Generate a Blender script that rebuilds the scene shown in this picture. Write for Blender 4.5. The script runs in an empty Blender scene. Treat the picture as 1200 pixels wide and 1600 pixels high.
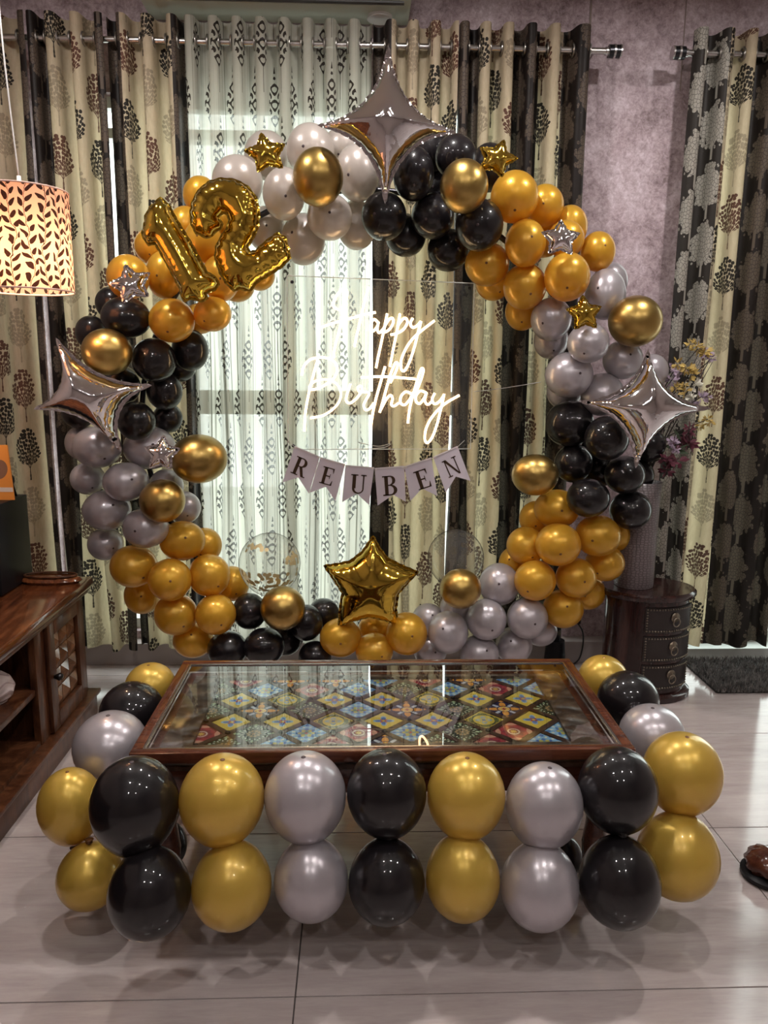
import bpy, bmesh, math, random
import numpy as np
from mathutils import Vector, Matrix
from mathutils.geometry import delaunay_2d_cdt
R = math.radians
PI = math.pi
scene = bpy.context.scene
COL = scene.collection

# ------------------------------------------------------------------ camera
CAM_H, F_PX = 1.345, 1202.0
PITCH, YAW, ROLL = 0.18393, 0.03674, 0.00822
fwd = Vector((math.sin(YAW) * math.cos(PITCH), math.cos(YAW) * math.cos(PITCH), -math.sin(PITCH)))
rt0 = Vector((math.cos(YAW), -math.sin(YAW), 0))
up0 = rt0.cross(fwd)
rt = rt0 * math.cos(ROLL) + up0 * math.sin(ROLL)
up = up0 * math.cos(ROLL) - rt0 * math.sin(ROLL)
CAM = Vector((0, 0, CAM_H))
cd = bpy.data.cameras.new('camera')
cam = bpy.data.objects.new('camera', cd)
COL.objects.link(cam)
cam.matrix_world = Matrix((
    (rt.x, up.x, -fwd.x, CAM.x), (rt.y, up.y, -fwd.y, CAM.y), (rt.z, up.z, -fwd.z, CAM.z), (0, 0, 0, 1)))
cd.sensor_fit = 'VERTICAL'
cd.sensor_height = 24.0
cd.lens = 24.0 * F_PX / 1600.0
cd.clip_start = 0.05
scene.camera = cam


def ray(px, py):
    return fwd + rt * ((px - 600) / F_PX) - up * ((py - 800) / F_PX)


def at(px, py, Y):
    d = ray(px, py)
    return CAM + d * (Y / d.y)


def atz(px, py, z):
    d = ray(px, py)
    return CAM + d * ((z - CAM_H) / d.z)


# ------------------------------------------------------------------ world, light, exposure
scene.view_settings.view_transform = 'Standard'
scene.view_settings.look = 'None'
scene.view_settings.gamma = 1
scene.view_settings.use_curve_mapping = False
scene.view_settings.exposure = 0.15
world = bpy.data.worlds.new('world')
scene.world = world
world.use_nodes = True
wb = world.node_tree.nodes['Background']
wb.inputs['Color'].default_value = (0.96, 1.0, 0.97, 1)
wb.inputs['Strength'].default_value = 4.0
DOWNLIGHT_W = 10.0
DOWNLIGHT_COL = (1.0, 0.94, 0.90)
LAMP_W = 4.2
NEON_STRENGTH = 7.5
# daylight openings sampled through portals
for nm, x0, x1, z0, z1 in (('window_portal', -1.34, 0.93, 0.12, 2.45), ('door_portal', 1.40, 3.0, 0.10, 2.50)):
    ld = bpy.data.lights.new(nm, 'AREA')
    ld.shape = 'RECTANGLE'
    ld.size = x1 - x0
    ld.size_y = z1 - z0
    ld.cycles.is_portal = True
    lo = bpy.data.objects.new(nm, ld)
    COL.objects.link(lo)
    lo.location = ((x0 + x1) / 2, 3.60, (z0 + z1) / 2)
    lo.rotation_euler = (R(-90), 0, 0)


# ------------------------------------------------------------------ node helpers
class S:
    def __init__(s, g, v):
        s.g, s.v = g, v

    def _b(s, op, o, rev=False):
        return s.g.math(op, o, s) if rev else s.g.math(op, s, o)
    def __add__(s, o): return s._b('ADD', o)
    __radd__ = __add__
    def __sub__(s, o): return s._b('SUBTRACT', o)
    def __rsub__(s, o): return s._b('SUBTRACT', o, True)
    def __mul__(s, o): return s._b('MULTIPLY', o)
    __rmul__ = __mul__
    def __truediv__(s, o): return s._b('DIVIDE', o)
    def __rtruediv__(s, o): return s._b('DIVIDE', o, True)
    def __lt__(s, o): return s._b('LESS_THAN', o)
    def __gt__(s, o): return s._b('GREATER_THAN', o)
    def __mod__(s, o): return s._b('FLOORED_MODULO', o)
    def __neg__(s): return s._b('MULTIPLY', -1.0)
    def abs(s): return s.g.math('ABSOLUTE', s)
    def floor(s): return s.g.math('FLOOR', s)
    def sqrt(s): return s.g.math('SQRT', s)
    def sin(s): return s.g.math('SINE', s)
    def cos(s): return s.g.math('COSINE', s)
    def max(s, o): return s._b('MAXIMUM', o)
    def min(s, o): return s._b('MINIMUM', o)
    def pow(s, o): return s._b('POWER', o)
    def clamp(s): return s.max(0.0).min(1.0)


class Mat:
    def __init__(s, name):
        s.m = bpy.data.materials.new(name)
        s.m.use_nodes = True
        s.nt = s.m.node_tree
        s.b = s.nt.nodes['Principled BSDF']
        s.out = s.nt.nodes['Material Output']

    def node(s, t, **kw):
        n = s.nt.nodes.new(t)
        for k, v in kw.items():
            setattr(n, k, v)
        return n

    def put(s, sock, v):
        if isinstance(v, S):
            s.nt.links.new(v.v, sock)
        elif hasattr(v, 'is_output'):
            s.nt.links.new(v, sock)
        elif isinstance(v, (tuple, list)):
            sock.default_value = tuple(v) + ((1,) if len(v) == 3 and len(sock.default_value) == 4 else ())
        else:
            sock.default_value = v

    def math(s, op, *a):
        n = s.node('ShaderNodeMath', operation=op)
        for i, x in enumerate(a):
            s.put(n.inputs[i], x)
        return S(s, n.outputs[0])

    def uv(s):
        n = s.node('ShaderNodeUVMap')
        x = s.node('ShaderNodeSeparateXYZ')
        s.nt.links.new(n.outputs[0], x.inputs[0])
        return S(s, x.outputs[0]), S(s, x.outputs[1])

    def objco(s):
        n = s.node('ShaderNodeTexCoord')
        x = s.node('ShaderNodeSeparateXYZ')
        s.nt.links.new(n.outputs['Object'], x.inputs[0])
        return n.outputs['Object'], S(s, x.outputs[0]), S(s, x.outputs[1]), S(s, x.outputs[2])

    def pos(s):
        return s.node('ShaderNodeNewGeometry').outputs['Position']

    def mapping(s, v, scale=(1, 1, 1), loc=(0, 0, 0), rot=(0, 0, 0)):
        n = s.node('ShaderNodeMapping')
        s.nt.links.new(v, n.inputs[0])
        n.inputs['Scale'].default_value = scale
        n.inputs['Location'].default_value = loc
        n.inputs['Rotation'].default_value = rot
        return n.outputs[0]

    def vec(s, x, y, z=0.0):
        n = s.node('ShaderNodeCombineXYZ')
        s.put(n.inputs[0], x); s.put(n.inputs[1], y); s.put(n.inputs[2], z)
        return n.outputs[0]

    def noise(s, v, scale, detail=4, rough=0.55, dist=0.0):
        n = s.node('ShaderNodeTexNoise')
        if v is not None:
            s.nt.links.new(v, n.inputs['Vector'])
        n.inputs['Scale'].default_value = scale
        n.inputs['Detail'].default_value = detail
        n.inputs['Roughness'].default_value = rough
        n.inputs['Distortion'].default_value = dist
        return S(s, n.outputs['Fac'])

    def voro(s, v, scale, feature='F1', rnd=1.0):
        n = s.node('ShaderNodeTexVoronoi', feature=feature, voronoi_dimensions='2D')
        s.nt.links.new(v, n.inputs['Vector'])
        n.inputs['Scale'].default_value = scale
        n.inputs['Randomness'].default_value = rnd
        return S(s, n.outputs['Distance'])

    def mix(s, f, a, b):
        n = s.node('ShaderNodeMix', data_type='RGBA')
        s.put(n.inputs[0], f); s.put(n.inputs[6], a); s.put(n.inputs[7], b)
        return n.outputs[2]

    def ramp(s, f, *stops):
        n = s.node('ShaderNodeValToRGB')
        s.put(n.inputs[0], f)
        el = n.color_ramp.elements
        while len(el) < len(stops):
            el.new(0.5)
        for e, (p, c) in zip(el, stops):
            e.position = p
            e.color = tuple(c) + (1,)
        return n.outputs[0]

    def bump(s, h, strength=0.3, dist=0.01):
        n = s.node('ShaderNodeBump')
        n.inputs['Strength'].default_value = strength
        n.inputs['Distance'].default_value = dist
        s.put(n.inputs['Height'], h)
        s.nt.links.new(n.outputs[0], s.b.inputs['Normal'])
        return n.outputs[0]

    def set(s, **kw):
        for k, v in kw.items():
            s.put(s.b.inputs[k.replace('_', ' ')], v)
        return s

    def shader(s, sock):
        s.nt.links.new(sock, s.out.inputs['Surface'])

    def mixsh(s, f, a, b):
        n = s.node('ShaderNodeMixShader')
        s.put(n.inputs[0], f)
        s.nt.links.new(a, n.inputs[1])
        s.nt.links.new(b, n.inputs[2])
        return n.outputs[0]

    def transl(s, color):
        n = s.node('ShaderNodeBsdfTranslucent')
        s.put(n.inputs['Color'], color)
        return n.outputs[0]

    def transp(s, color=(1, 1, 1)):
        n = s.node('ShaderNodeBsdfTransparent')
        s.put(n.inputs['Color'], color)
        return n.outputs[0]


def plain(name, col, rough=0.5, metal=0.0, coat=0.0, **kw):
    g = Mat(name)
    g.set(Base_Color=col, Roughness=rough, Metallic=metal, Coat_Weight=coat, **kw)
    return g.m


M = {}
# --- balloons
def balloon_mat(name, col, rough, metal, trans=0.0, tcol=None, coat=0.6, spec=0.4):
    g = Mat(name)
    _, x, y, z = g.objco()
    g.set(Base_Color=col, Roughness=rough, Metallic=metal, Coat_Weight=coat, Coat_Roughness=0.04, Specular_IOR_Level=spec)
    if trans:
        g.shader(g.mixsh(trans, g.b.outputs[0], g.transl(tcol or col)))
    return g.m

M['black'] = balloon_mat('pearl_black', (0.008, 0.0065, 0.008), 0.36, 0.0, coat=0.75, spec=0.15)
M['gold'] = balloon_mat('pearl_gold', (0.70, 0.415, 0.04), 0.32, 0.35, 0.28, (1.0, 0.50, 0.02))
M['silver'] = balloon_mat('pearl_silver', (0.51, 0.475, 0.51), 0.30, 0.45, 0.12, (0.6, 0.58, 0.6))
M['cream'] = balloon_mat('pearl_cream', (0.58, 0.52, 0.49), 0.30, 0.30, 0.32, (0.75, 0.70, 0.6))
M['chrome'] = balloon_mat('chrome_gold', (0.42, 0.28, 0.085), 0.34, 1.0, coat=0.25)
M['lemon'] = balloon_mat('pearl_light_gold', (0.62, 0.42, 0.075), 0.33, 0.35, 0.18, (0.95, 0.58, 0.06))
M['tip_dark'] = plain('latex_tip_dark', (0.05, 0.03, 0.035), 0.5)
M['tip_gold'] = plain('latex_tip_gold', (0.16, 0.06, 0.01), 0.5)
M['knot_gold'] = plain('latex_knot_gold', (0.14, 0.05, 0.01), 0.45)

def foil(name, col, rough):
    g = Mat(name)
    v, x, y, z = g.objco()
    n = g.noise(v, 30, 3, 0.6, 0.4)
    g.set(Base_Color=col, Metallic=1.0, Roughness=rough)
    g.bump(n, 0.05, 0.004)
    return g.m

M['foil_gold'] = foil('foil_gold', (0.66, 0.44, 0.065), 0.10)
M['foil_silver'] = foil('foil_silver', (0.86, 0.83, 0.86), 0.06)

def glassy(name, tint=(1, 1, 1), base=0.04, rough=0.02, film=0.0, grow=1.0):
    g = Mat(name)
    lw = g.node('ShaderNodeFresnel')
    lw.inputs['IOR'].default_value = 1.5
    gl = g.node('ShaderNodeBsdfGlossy')
    gl.inputs['Roughness'].default_value = rough
    bf = g.node('ShaderNodeNewGeometry').outputs['Backfacing']
    f = ((S(g, lw.outputs[0]) * grow + base) * (1.0 - S(g, bf))).clamp()
    sh = g.mixsh(f, g.transp(tint), gl.outputs[0])
    if film:
        df = g.node('ShaderNodeBsdfDiffuse')
        df.inputs['Color'].default_value = (0.8, 0.8, 0.8, 1)
        sh = g.mixsh(film, sh, df.outputs[0])
    g.shader(sh)
    return g.m

M['glass_top'] = glassy('table_glass', (0.95, 0.97, 0.96), 0.05, 0.01, 0.0, 2.0)
M['clear_balloon'] = glassy('clear_latex', (0.93, 0.93, 0.91), 0.03, 0.03, 0.05, 1.8)
M['acrylic'] = glassy('clear_acrylic', (0.97, 0.98, 0.97), 0.0, 0.01, 0.03, 0.35)
M['pane'] = glassy('window_pane', (0.97, 1.0, 0.99), 0.0, 0.02)
M['acrylic_edge'] = plain('acrylic_edge', (0.75, 0.78, 0.76), 0.3)

# --- wallpaper
g = Mat('wallpaper')
p = g.pos()
n1 = g.noise(p, 5, 6, 0.7, 0.3)
n2 = g.noise(p, 38, 5, 0.75, 0.6)
n3 = g.noise(p, 130, 3, 0.6)
c = g.ramp(n1 * 0.45 + n2 * 0.4 + n3 * 0.15, (0.38, (0.19, 0.135, 0.14)), (0.48, (0.42, 0.325, 0.355)), (0.57, (0.62, 0.52, 0.57)), (0.67, (0.85, 0.79, 0.84)))
g.set(Base_Color=c, Roughness=0.6)
g.bump(n2 * 0.6 + n3 * 0.4, 0.35, 0.004)
M['wallpaper'] = g.m
M['plaster'] = plain('plaster', (0.30, 0.24, 0.22), 0.8)
M['ceiling'] = plain('ceiling_white', (0.50, 0.47, 0.45), 0.85)
M['skirting'] = plain('skirting_tile', (0.36, 0.31, 0.30), 0.3)
M['grout'] = plain('grout', (0.10, 0.085, 0.08), 0.8)
M['white_upvc'] = plain('white_frame', (0.62, 0.66, 0.64), 0.4)
M['terrace'] = plain('terrace_concrete', (0.62, 0.62, 0.60), 0.85)

# --- floor tile
g = Mat('floor_tile')
p = g.pos()
n1 = g.noise(g.mapping(p, (1.2, 9, 1)), 1.6, 6, 0.62, 0.6)
n2 = g.noise(g.mapping(p, (3, 26, 1)), 4.0, 5, 0.65, 0.8)
n3 = g.noise(p, 2.2, 4, 0.5, 0.3)
c = g.ramp(n1 * 0.5 + n2 * 0.25 + n3 * 0.25, (0.34, (0.33, 0.275, 0.265)), (0.47, (0.43, 0.37, 0.36)), (0.58, (0.50, 0.44, 0.43)), (0.70, (0.56, 0.50, 0.49)))
g.set(Base_Color=c, Roughness=0.09 + n2 * 0.06, Specular_IOR_Level=0.6)
M['floor_tile'] = g.m


# --- curtain fabrics: flat print on cloth, UV in metres
def tree_masks(g, u, v, cw, rh, hw, hh, lscale, thr):
    col = (u / cw).floor()
    x = (u / cw - col - 0.5) * cw
    vv = v / rh + (col % 2.0) * 0.5
    row = vv.floor()
    y = (vv - row - 0.5) * rh
    kind = (row + col * 1.0 + 60.0) % 3.0
    yb = y + hh * 0.85
    ang = g.math('ARCTAN2', x, yb.max(0.002))
    r = (x * x + yb * yb).sqrt()
    off = kind * 7.0 + col * 3.0
    vn = g.node('ShaderNodeTexVoronoi', feature='F1', voronoi_dimensions='2D')
    g.nt.links.new(g.vec(ang * 9.0 + off, r * lscale), vn.inputs['Vector'])
    vn.inputs['Scale'].default_value = 1.0
    vn.inputs['Randomness'].default_value = 0.55
    lv = S(g, vn.outputs['Distance'])
    sp = g.node('ShaderNodeSeparateXYZ')
    g.nt.links.new(vn.outputs['Position'], sp.inputs[0])
    ca_, cr_ = (S(g, sp.outputs[0]) - off) / 9.0, S(g, sp.outputs[1]) / lscale
    cx_, cy_ = cr_ * ca_.sin(), cr_ * ca_.cos() - hh * 0.85
    leaf = lv < thr
    yn = (y - 0.02) / hh
    e = (x / (hw * (1.06 - yn * 0.30))).pow(2.0) + yn * yn
    cyn = (cy_ - 0.02) / hh
    crown = ((cx_ / (hw * (1.06 - cyn * 0.30))).pow(2.0) + cyn * cyn) < 0.92
    trunk = (x.abs() < 0.0016) * (y < -hh * 0.45)
    twig = ((x.abs() - (y + hh * 0.9) * 0.5).abs() < 0.0012) * (y < -hh * 0.55) * (y > -hh * 0.9)
    return x, y, kind, e, crown, leaf, trunk.max(twig), lv


def beige_fabric(name):
    g = Mat(name)
    u, v = g.uv()
    x, y, kind, e, crown, leaf, trunk, lv = tree_masks(g, u, v, 0.150, 0.245, 0.058, 0.080, 66, 0.49)
    ink = (crown * leaf).max(trunk)
    weave = g.noise(g.vec(u * 14.0, v * 3.0), 9, 4, 0.6)
    base = g.ramp(weave, (0.3, (0.42, 0.335, 0.235)), (0.7, (0.54, 0.44, 0.32)))
    k1 = (kind - 1.0).abs() < 0.5
    k2 = kind > 1.5
    inkc = g.mix(k1, (0.022, 0.018, 0.014), (0.13, 0.055, 0.035))
    inkc = g.mix(k2, inkc, (0.30, 0.235, 0.165))
    c = g.mix(ink, base, inkc)
    g.set(Base_Color=c, Roughness=0.62, Specular_IOR_Level=0.25)
    g.bump(weave * 0.5 + ink * 0.5, 0.2, 0.003)
    tc = g.mix(ink, (0.44, 0.38, 0.24), g.mix(k2, (0.03, 0.025, 0.02), (0.26, 0.23, 0.15)))
    g.shader(g.mixsh(0.36, g.b.outputs[0], g.transl(tc)))
    return g.m


def dark_fabric(name, leafc, basec, tr):
    g = Mat(name)
    u, v = g.uv()
    jag = g.voro(g.vec(u * 1.3, v), 42, 'F1', 1.0)
    x, y, kind, e, crown, leaf, trunk, lv = tree_masks(g, u + 0.03, v + 0.06, 0.135, 0.23, 0.060, 0.092, 80, 0.5)
    fill = ((e + jag * 1.0) < 1.30)
    vein = g.voro(g.vec(u * 1.0, v * 0.75), 85, 'DISTANCE_TO_EDGE', 0.9) < 0.06
    trunkw = (x.abs() < 0.006) * (y < -0.05)
    m = (fill * (1.0 - vein * 0.8)).max(trunkw)
    c = g.mix(m, basec, leafc)
    g.set(Base_Color=c, Roughness=0.5, Specular_IOR_Level=0.2)
    g.bump(m, 0.25, 0.003)
    g.shader(g.mixsh(tr, g.b.outputs[0], g.transl(g.mix(m, (0.02, 0.018, 0.015), (0.12, 0.11, 0.08)))))
    return g.m


M['beige'] = beige_fabric('beige_tree_fabric')
M['dark'] = dark_fabric('dark_leaf_fabric', (0.080, 0.058, 0.044), (0.012, 0.008, 0.007), 0.08)
M['dark_lit'] = dark_fabric('leaf_fabric_lit', (0.34, 0.32, 0.28), (0.028, 0.023, 0.020), 0.12)  # same leaf print; paler colours paint in its look away from backlight

g = Mat('sheer_fabric')
u, v = g.uv()
cw, rh = 0.078, 0.40
col = (u / cw).floor()
x = (u / cw - col - 0.5) * cw
vv = v / rh + (col % 2.0) * 0.5
row = vv.floor()
y = (vv - row - 0.5) * rh
ax = x.abs()
t = (y + 0.10) / 0.20
w = 0.034 * (t * PI).sin().max(0.0) * (1.25 - t * 0.75)
body = (ax < w) * (y > -0.10) * (y < 0.10)
curl = (((ax * 330.0 + 3.0 * (y * 110.0).sin()).sin() + (y * 210.0 + ax * 120.0).cos() * 0.9 + ((ax - 0.012) * 260.0).cos() * (y * 210.0).sin() * 0.9))
motif = body * (curl > 0.15)
stem = (ax < 0.0010) * (y > -0.19) * (y < -0.09)
tipm = (ax < 0.004 * (1.0 - (y - 0.10) / 0.03)) * (y > 0.10) * (y < 0.125)
ink = motif.max(stem).max(tipm)
streak = g.noise(g.vec(u * 60.0, v * 0.35), 6, 3, 0.6)
line = ((g.noise(g.vec(u * 46.0, v * 0.12), 3, 2, 0.5) - 0.56) * 9.0).clamp()
wide = g.noise(g.vec(u * 5.0, v * 0.05), 2, 2, 0.5)
dens = 0.97 - ((wide - 0.50) * 4.0).max(0.0).min(1.0) * 0.17 - (1.0 - streak) * 0.12 + line * 0.10
df = g.node('ShaderNodeBsdfDiffuse')
cc = g.mix(ink, g.mix(line, (0.60, 0.58, 0.50), (0.21, 0.21, 0.17)), (0.055, 0.045, 0.038))
g.put(df.inputs[0], cc)
cloth = g.mixsh(0.62, df.outputs[0], g.transl(g.mix(ink, g.mix(line, (0.47, 0.465, 0.395), (0.15, 0.15, 0.12)), (0.03, 0.025, 0.02))))
op = (dens.max(ink * 0.90)).clamp()
g.shader(g.mixsh(op, g.transp((0.98, 1.0, 0.97)), cloth))
M['sheer'] = g.m

# --- wood
def wood(name, c0, c1, c2, rough=0.22, scale=(1.0, 9.0, 9.0), coat=0.6):
    g = Mat(name)
    v, x, y, z = g.objco()
    n = g.noise(g.mapping(v, scale), 2.4, 6, 0.6, 1.6)
    f = g.noise(g.mapping(v, tuple(s * 6 for s in scale)), 5, 3, 0.6)
    c = g.ramp(n * 0.8 + f * 0.2, (0.34, c0), (0.5, c1), (0.66, c2))
    g.set(Base_Color=c, Roughness=rough, Coat_Weight=coat, Coat_Roughness=0.08, Specular_IOR_Level=0.2)
    return g.m

M['console_wood'] = wood('polished_rosewood', (0.030, 0.008, 0.004), (0.095, 0.028, 0.010), (0.22, 0.075, 0.026), 0.18, (7, 1.0, 7))
M['console_body'] = wood('dark_rosewood', (0.034, 0.011, 0.006), (0.080, 0.029, 0.013), (0.15, 0.058, 0.025), 0.30, (7, 7, 1.2), 0.15)
M['carved_wood'] = wood('carved_brown_wood', (0.06, 0.025, 0.012), (0.16, 0.07, 0.03), (0.27, 0.13, 0.055), 0.35, (5, 5, 5))
M['table_wood'] = wood('table_mahogany', (0.04, 0.011, 0.007), (0.085, 0.026, 0.014), (0.135, 0.045, 0.022), 0.2, (1, 8, 8))
M['table_dark'] = wood('table_dark_wood', (0.02, 0.010, 0.007), (0.05, 0.024, 0.016), (0.085, 0.042, 0.028), 0.4, (4, 4, 4), 0.1)
M['chest_wood'] = wood('chest_burgundy_wood', (0.012, 0.004, 0.004), (0.030, 0.010, 0.009), (0.060, 0.022, 0.018), 0.25, (6, 6, 1))
M['chest_leather'] = plain('chest_drawer_leather', (0.016, 0.010, 0.009), 0.4)
M['stud'] = plain('antique_stud', (0.26, 0.22, 0.17), 0.35, 1.0)
M['steel'] = plain('brushed_steel', (0.55, 0.53, 0.52), 0.25, 1.0)
M['dark_steel'] = plain('dark_steel', (0.05, 0.05, 0.055), 0.3, 1.0)
M['eyelet'] = plain('eyelet_metal', (0.35, 0.33, 0.31), 0.3, 1.0)
M['black_plastic'] = plain('black_plastic', (0.008, 0.008, 0.010), 0.38, Specular_IOR_Level=0.2)
M['rubber'] = plain('speaker_cone', (0.006, 0.006, 0.007), 0.55)
M['ac'] = plain('air_conditioner_plastic', (0.40, 0.43, 0.36), 0.45)
M['ac_dark'] = plain('air_conditioner_slot', (0.05, 0.05, 0.05), 0.6)
M['paper'] = plain('card_white', (0.60, 0.55, 0.62), 0.6)
M['letter'] = plain('bronze_foil_print', (0.055, 0.030, 0.014), 0.35, 0.4)
M['orange_card'] = plain('orange_card', (0.80, 0.30, 0.045), 0.5)
M['white_card'] = plain('white_strip', (0.75, 0.66, 0.62), 0.5)
M['brown_print'] = plain('brown_print', (0.25, 0.12, 0.07), 0.5)
M['cord_white'] = plain('white_cord', (0.62, 0.60, 0.58), 0.5)
M['cord_black'] = plain('black_cord', (0.012, 0.012, 0.012), 0.5)
M['socket'] = plain('socket_plate', (0.42, 0.40, 0.40), 0.4)
M['confetti'] = plain('gold_confetti', (0.66, 0.54, 0.28), 0.4, 0.15)
M['stem'] = plain('dark_stem', (0.03, 0.022, 0.02), 0.6)
M['ochre_petal'] = plain('ochre_petal', (0.42, 0.29, 0.075), 0.7)
M['mauve_petal'] = plain('mauve_petal', (0.42, 0.32, 0.42), 0.7)
M['maroon_petal'] = plain('maroon_petal', (0.11, 0.018, 0.035), 0.7)
M['ivory_petal'] = plain('ivory_petal', (0.72, 0.70, 0.60), 0.7)
M['green_leaf'] = plain('green_leaf', (0.05, 0.075, 0.04), 0.6)
M['rug_dark'] = plain('rug_backing', (0.02, 0.019, 0.018), 0.9)
g = Mat('rug_pile')
n = g.noise(g.pos(), 22, 4, 0.7)
g.set(Base_Color=g.ramp(n, (0.35, (0.06, 0.055, 0.052)), (0.65, (0.22, 0.205, 0.195))), Roughness=0.95)
M['rug'] = g.m
g = Mat('ceramic_waves')
v, x, y, z = g.objco()
wv = ((z * 150.0 + (y * 60.0).sin() * 2.0)).sin()
g.set(Base_Color=g.mix((wv > 0.85), (0.62, 0.52, 0.52), (0.40, 0.30, 0.31)), Roughness=0.4)
g.bump(wv, 0.4, 0.004)
M['ceramic'] = g.m
g = Mat('crocodile_skin')
u, v = g.uv()
ce = g.voro(g.vec(u * 1.0, v * 1.6), 62, 'DISTANCE_TO_EDGE', 0.55)
g.set(Base_Color=g.ramp(ce, (0.0, (0.05, 0.04, 0.04)), (0.12, (0.15, 0.12, 0.125)), (0.5, (0.20, 0.165, 0.17))), Roughness=0.32)
g.bump(ce.min(0.15), 0.5, 0.01)
M['croc'] = g.m
g = Mat('carved_border')
v, x, y, z = g.objco()
cv = (((x * 70.0).sin() * 1.5 + y * 60.0).sin() + ((y * 85.0).sin() * 1.5 + x * 45.0).cos())
g.set(Base_Color=g.mix((cv * 0.35 + 0.4).clamp(), (0.045, 0.026, 0.018), (0.12, 0.075, 0.05)), Roughness=0.4)
g.bump(cv, 0.6, 0.006)
M['carved_border'] = g.m

# --- lamp shade print
g = Mat('branch_print_shade')
u, v = g.uv()
cw = 0.046
colv = (u / cw).floor()
wob = g.noise(g.vec(u * 1.0, v * 1.0), 16, 2, 0.5)
sway = ((v * 24.0 + colv * 1.9).sin()) * 0.007 + (wob - 0.5) * 0.045
x = (u / cw - colv - 0.5) * cw + sway
side = x > 0.0
pitch = 0.030
vs = (v + colv * 0.011 + (wob - 0.5) * 0.03) / pitch + side * 0.5
y = (vs - vs.floor() - 0.5) * pitch
ax = x.abs()
lx = ax - 0.0125
ca, sa = math.cos(R(52)), math.sin(R(52))
a1 = lx * ca + y * sa
b1 = y * ca - lx * sa
leaf = ((a1 / 0.0140).pow(2.0) + (b1 / (0.0056 * (1.0 - a1 * 22.0))).pow(2.0)) < 1.0
twig = ((y - lx * 1.25).abs() < 0.0009) * (ax < 0.0125)
stem = ax < 0.0009
ink = leaf.max(stem).max(twig)
shc = g.mix(ink, (0.80, 0.52, 0.42), (0.045, 0.02, 0.014))
g.set(Base_Color=shc, Roughness=0.8)
g.shader(g.mixsh(0.6, g.b.outputs[0], g.transl(g.mix(ink, (0.85, 0.50, 0.36), (0.03, 0.012, 0.008)))))
M['shade'] = g.m
g = Mat('bulb_glow')
g.set(Base_Color=(1, 0.8, 0.6), Emission_Color=(1.0, 0.72, 0.48), Emission_Strength=14.0)
M['bulb'] = g.m
g = Mat('neon_glow')
g.set(Base_Color=(1, 0.9, 0.75), Emission_Color=(1.0, 0.64, 0.32), Emission_Strength=NEON_STRENGTH)
M['neon'] = g.m
g = Mat('downlight_glow')
g.set(Base_Color=(1, 1, 1), Emission_Color=DOWNLIGHT_COL + (1,), Emission_Strength=25.0)
M['downlight'] = g.m


# --- mosaic tile glazes (flat print), object coordinates with corners on the axes
def glaze(name, base, layers):
    g = Mat(name)
    v, x, y, z = g.objco()
    X = x / 0.056
    Y = y / 0.056
    r = (X * X + Y * Y).sqrt()
    th = g.math('ARCTAN2', Y, X)
    d = X.abs() + Y.abs()
    c = base
    for fn, colr in layers:
        c = g.mix(fn(X, Y, r, th, d), c, colr)
    gr = g.noise(v, 90, 3, 0.6)
    c = g.mix(gr * 0.25, c, (0.05, 0.04, 0.03))
    g.set(Base_Color=c, Roughness=0.25, Coat_Weight=0.4)
    return g.m


def ring(a, b):
    return lambda X, Y, r, th, d: (r > a) * (r < b)

def petals(n, a, amp, ph=0.0):
    return lambda X, Y, r, th, d: r < (a + amp * (th * float(n) + ph).cos())

def band(a, b):
    return lambda X, Y, r, th, d: (d > a) * (d < b)

def dots(n, rr, s, ph=0.0):
    return lambda X, Y, r, th, d: ((r - rr).abs() * 1.0 + ((th * float(n) + ph).cos() * -0.5 + 0.5) * 0.22) < s

GL = {}
blue, lblue, white, yel, red, navy, green, orange = (0.06, 0.15, 0.42), (0.22, 0.42, 0.62), (0.62, 0.64, 0.55), (0.62, 0.46, 0.07), (0.34, 0.03, 0.05), (0.015, 0.015, 0.07), (0.018, 0.03, 0.02), (0.70, 0.30, 0.05)
GL['a'] = glaze('glaze_yellow_flower', yel, [
    (dots(8, 0.80, 0.10, PI), (0.03, 0.035, 0.02)), (petals(4, 0.36, 0.16), lblue), (petals(4, 0.28, 0.13), blue), (petals(4, 0.16, 0.07, PI), red), (petals(8, 0.08, 0.02), yel), (band(0.93, 1.1), (0.05, 0.05, 0.03))])
GL['b'] = glaze('glaze_yellow_lines', yel, [
    (band(0.84, 0.90), (0.05, 0.06, 0.03)), (ring(0.52, 0.60), (0.05, 0.07, 0.03)), (dots(4, 0.62, 0.12), (0.10, 0.12, 0.04)), (petals(4, 0.32, 0.10), (0.30, 0.38, 0.42)), (petals(8, 0.20, 0.05), yel), (petals(6, 0.10, 0.02), blue)])
GL['c'] = glaze('glaze_light_blue', lblue, [
    (dots(12, 0.78, 0.12), blue), (dots(12, 0.62, 0.09, PI), white), (petals(8, 0.44, 0.08), blue), (petals(6, 0.34, 0.07), (0.45, 0.40, 0.10)), (petals(4, 0.20, 0.08), (0.12, 0.25, 0.25)), (petals(4, 0.09, 0.03), red)])
GL['d'] = glaze('glaze_dark_green', green, [
    (dots(16, 0.72, 0.11), (0.32, 0.42, 0.28)), (dots(16, 0.56, 0.07, PI), (0.45, 0.46, 0.36)), (dots(4, 0.92, 0.08), (0.35, 0.42, 0.25)), (petals(10, 0.32, 0.04), (0.30, 0.20, 0.10)), (petals(8, 0.20, 0.05), (0.05, 0.05, 0.03)), (petals(6, 0.09, 0.03), (0.35, 0.22, 0.12))])
GL['e'] = glaze('glaze_navy_flower', navy, [
    (petals(8, 0.44, 0.34), (0.45, 0.48, 0.55)), (petals(4, 0.40, 0.36), orange), (ring(0.30, 0.36), navy), (petals(8, 0.22, 0.06), (0.72, 0.50, 0.12)), (petals(4, 0.10, 0.03), red), (dots(4, 0.90, 0.07, 0.0), orange)])
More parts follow.
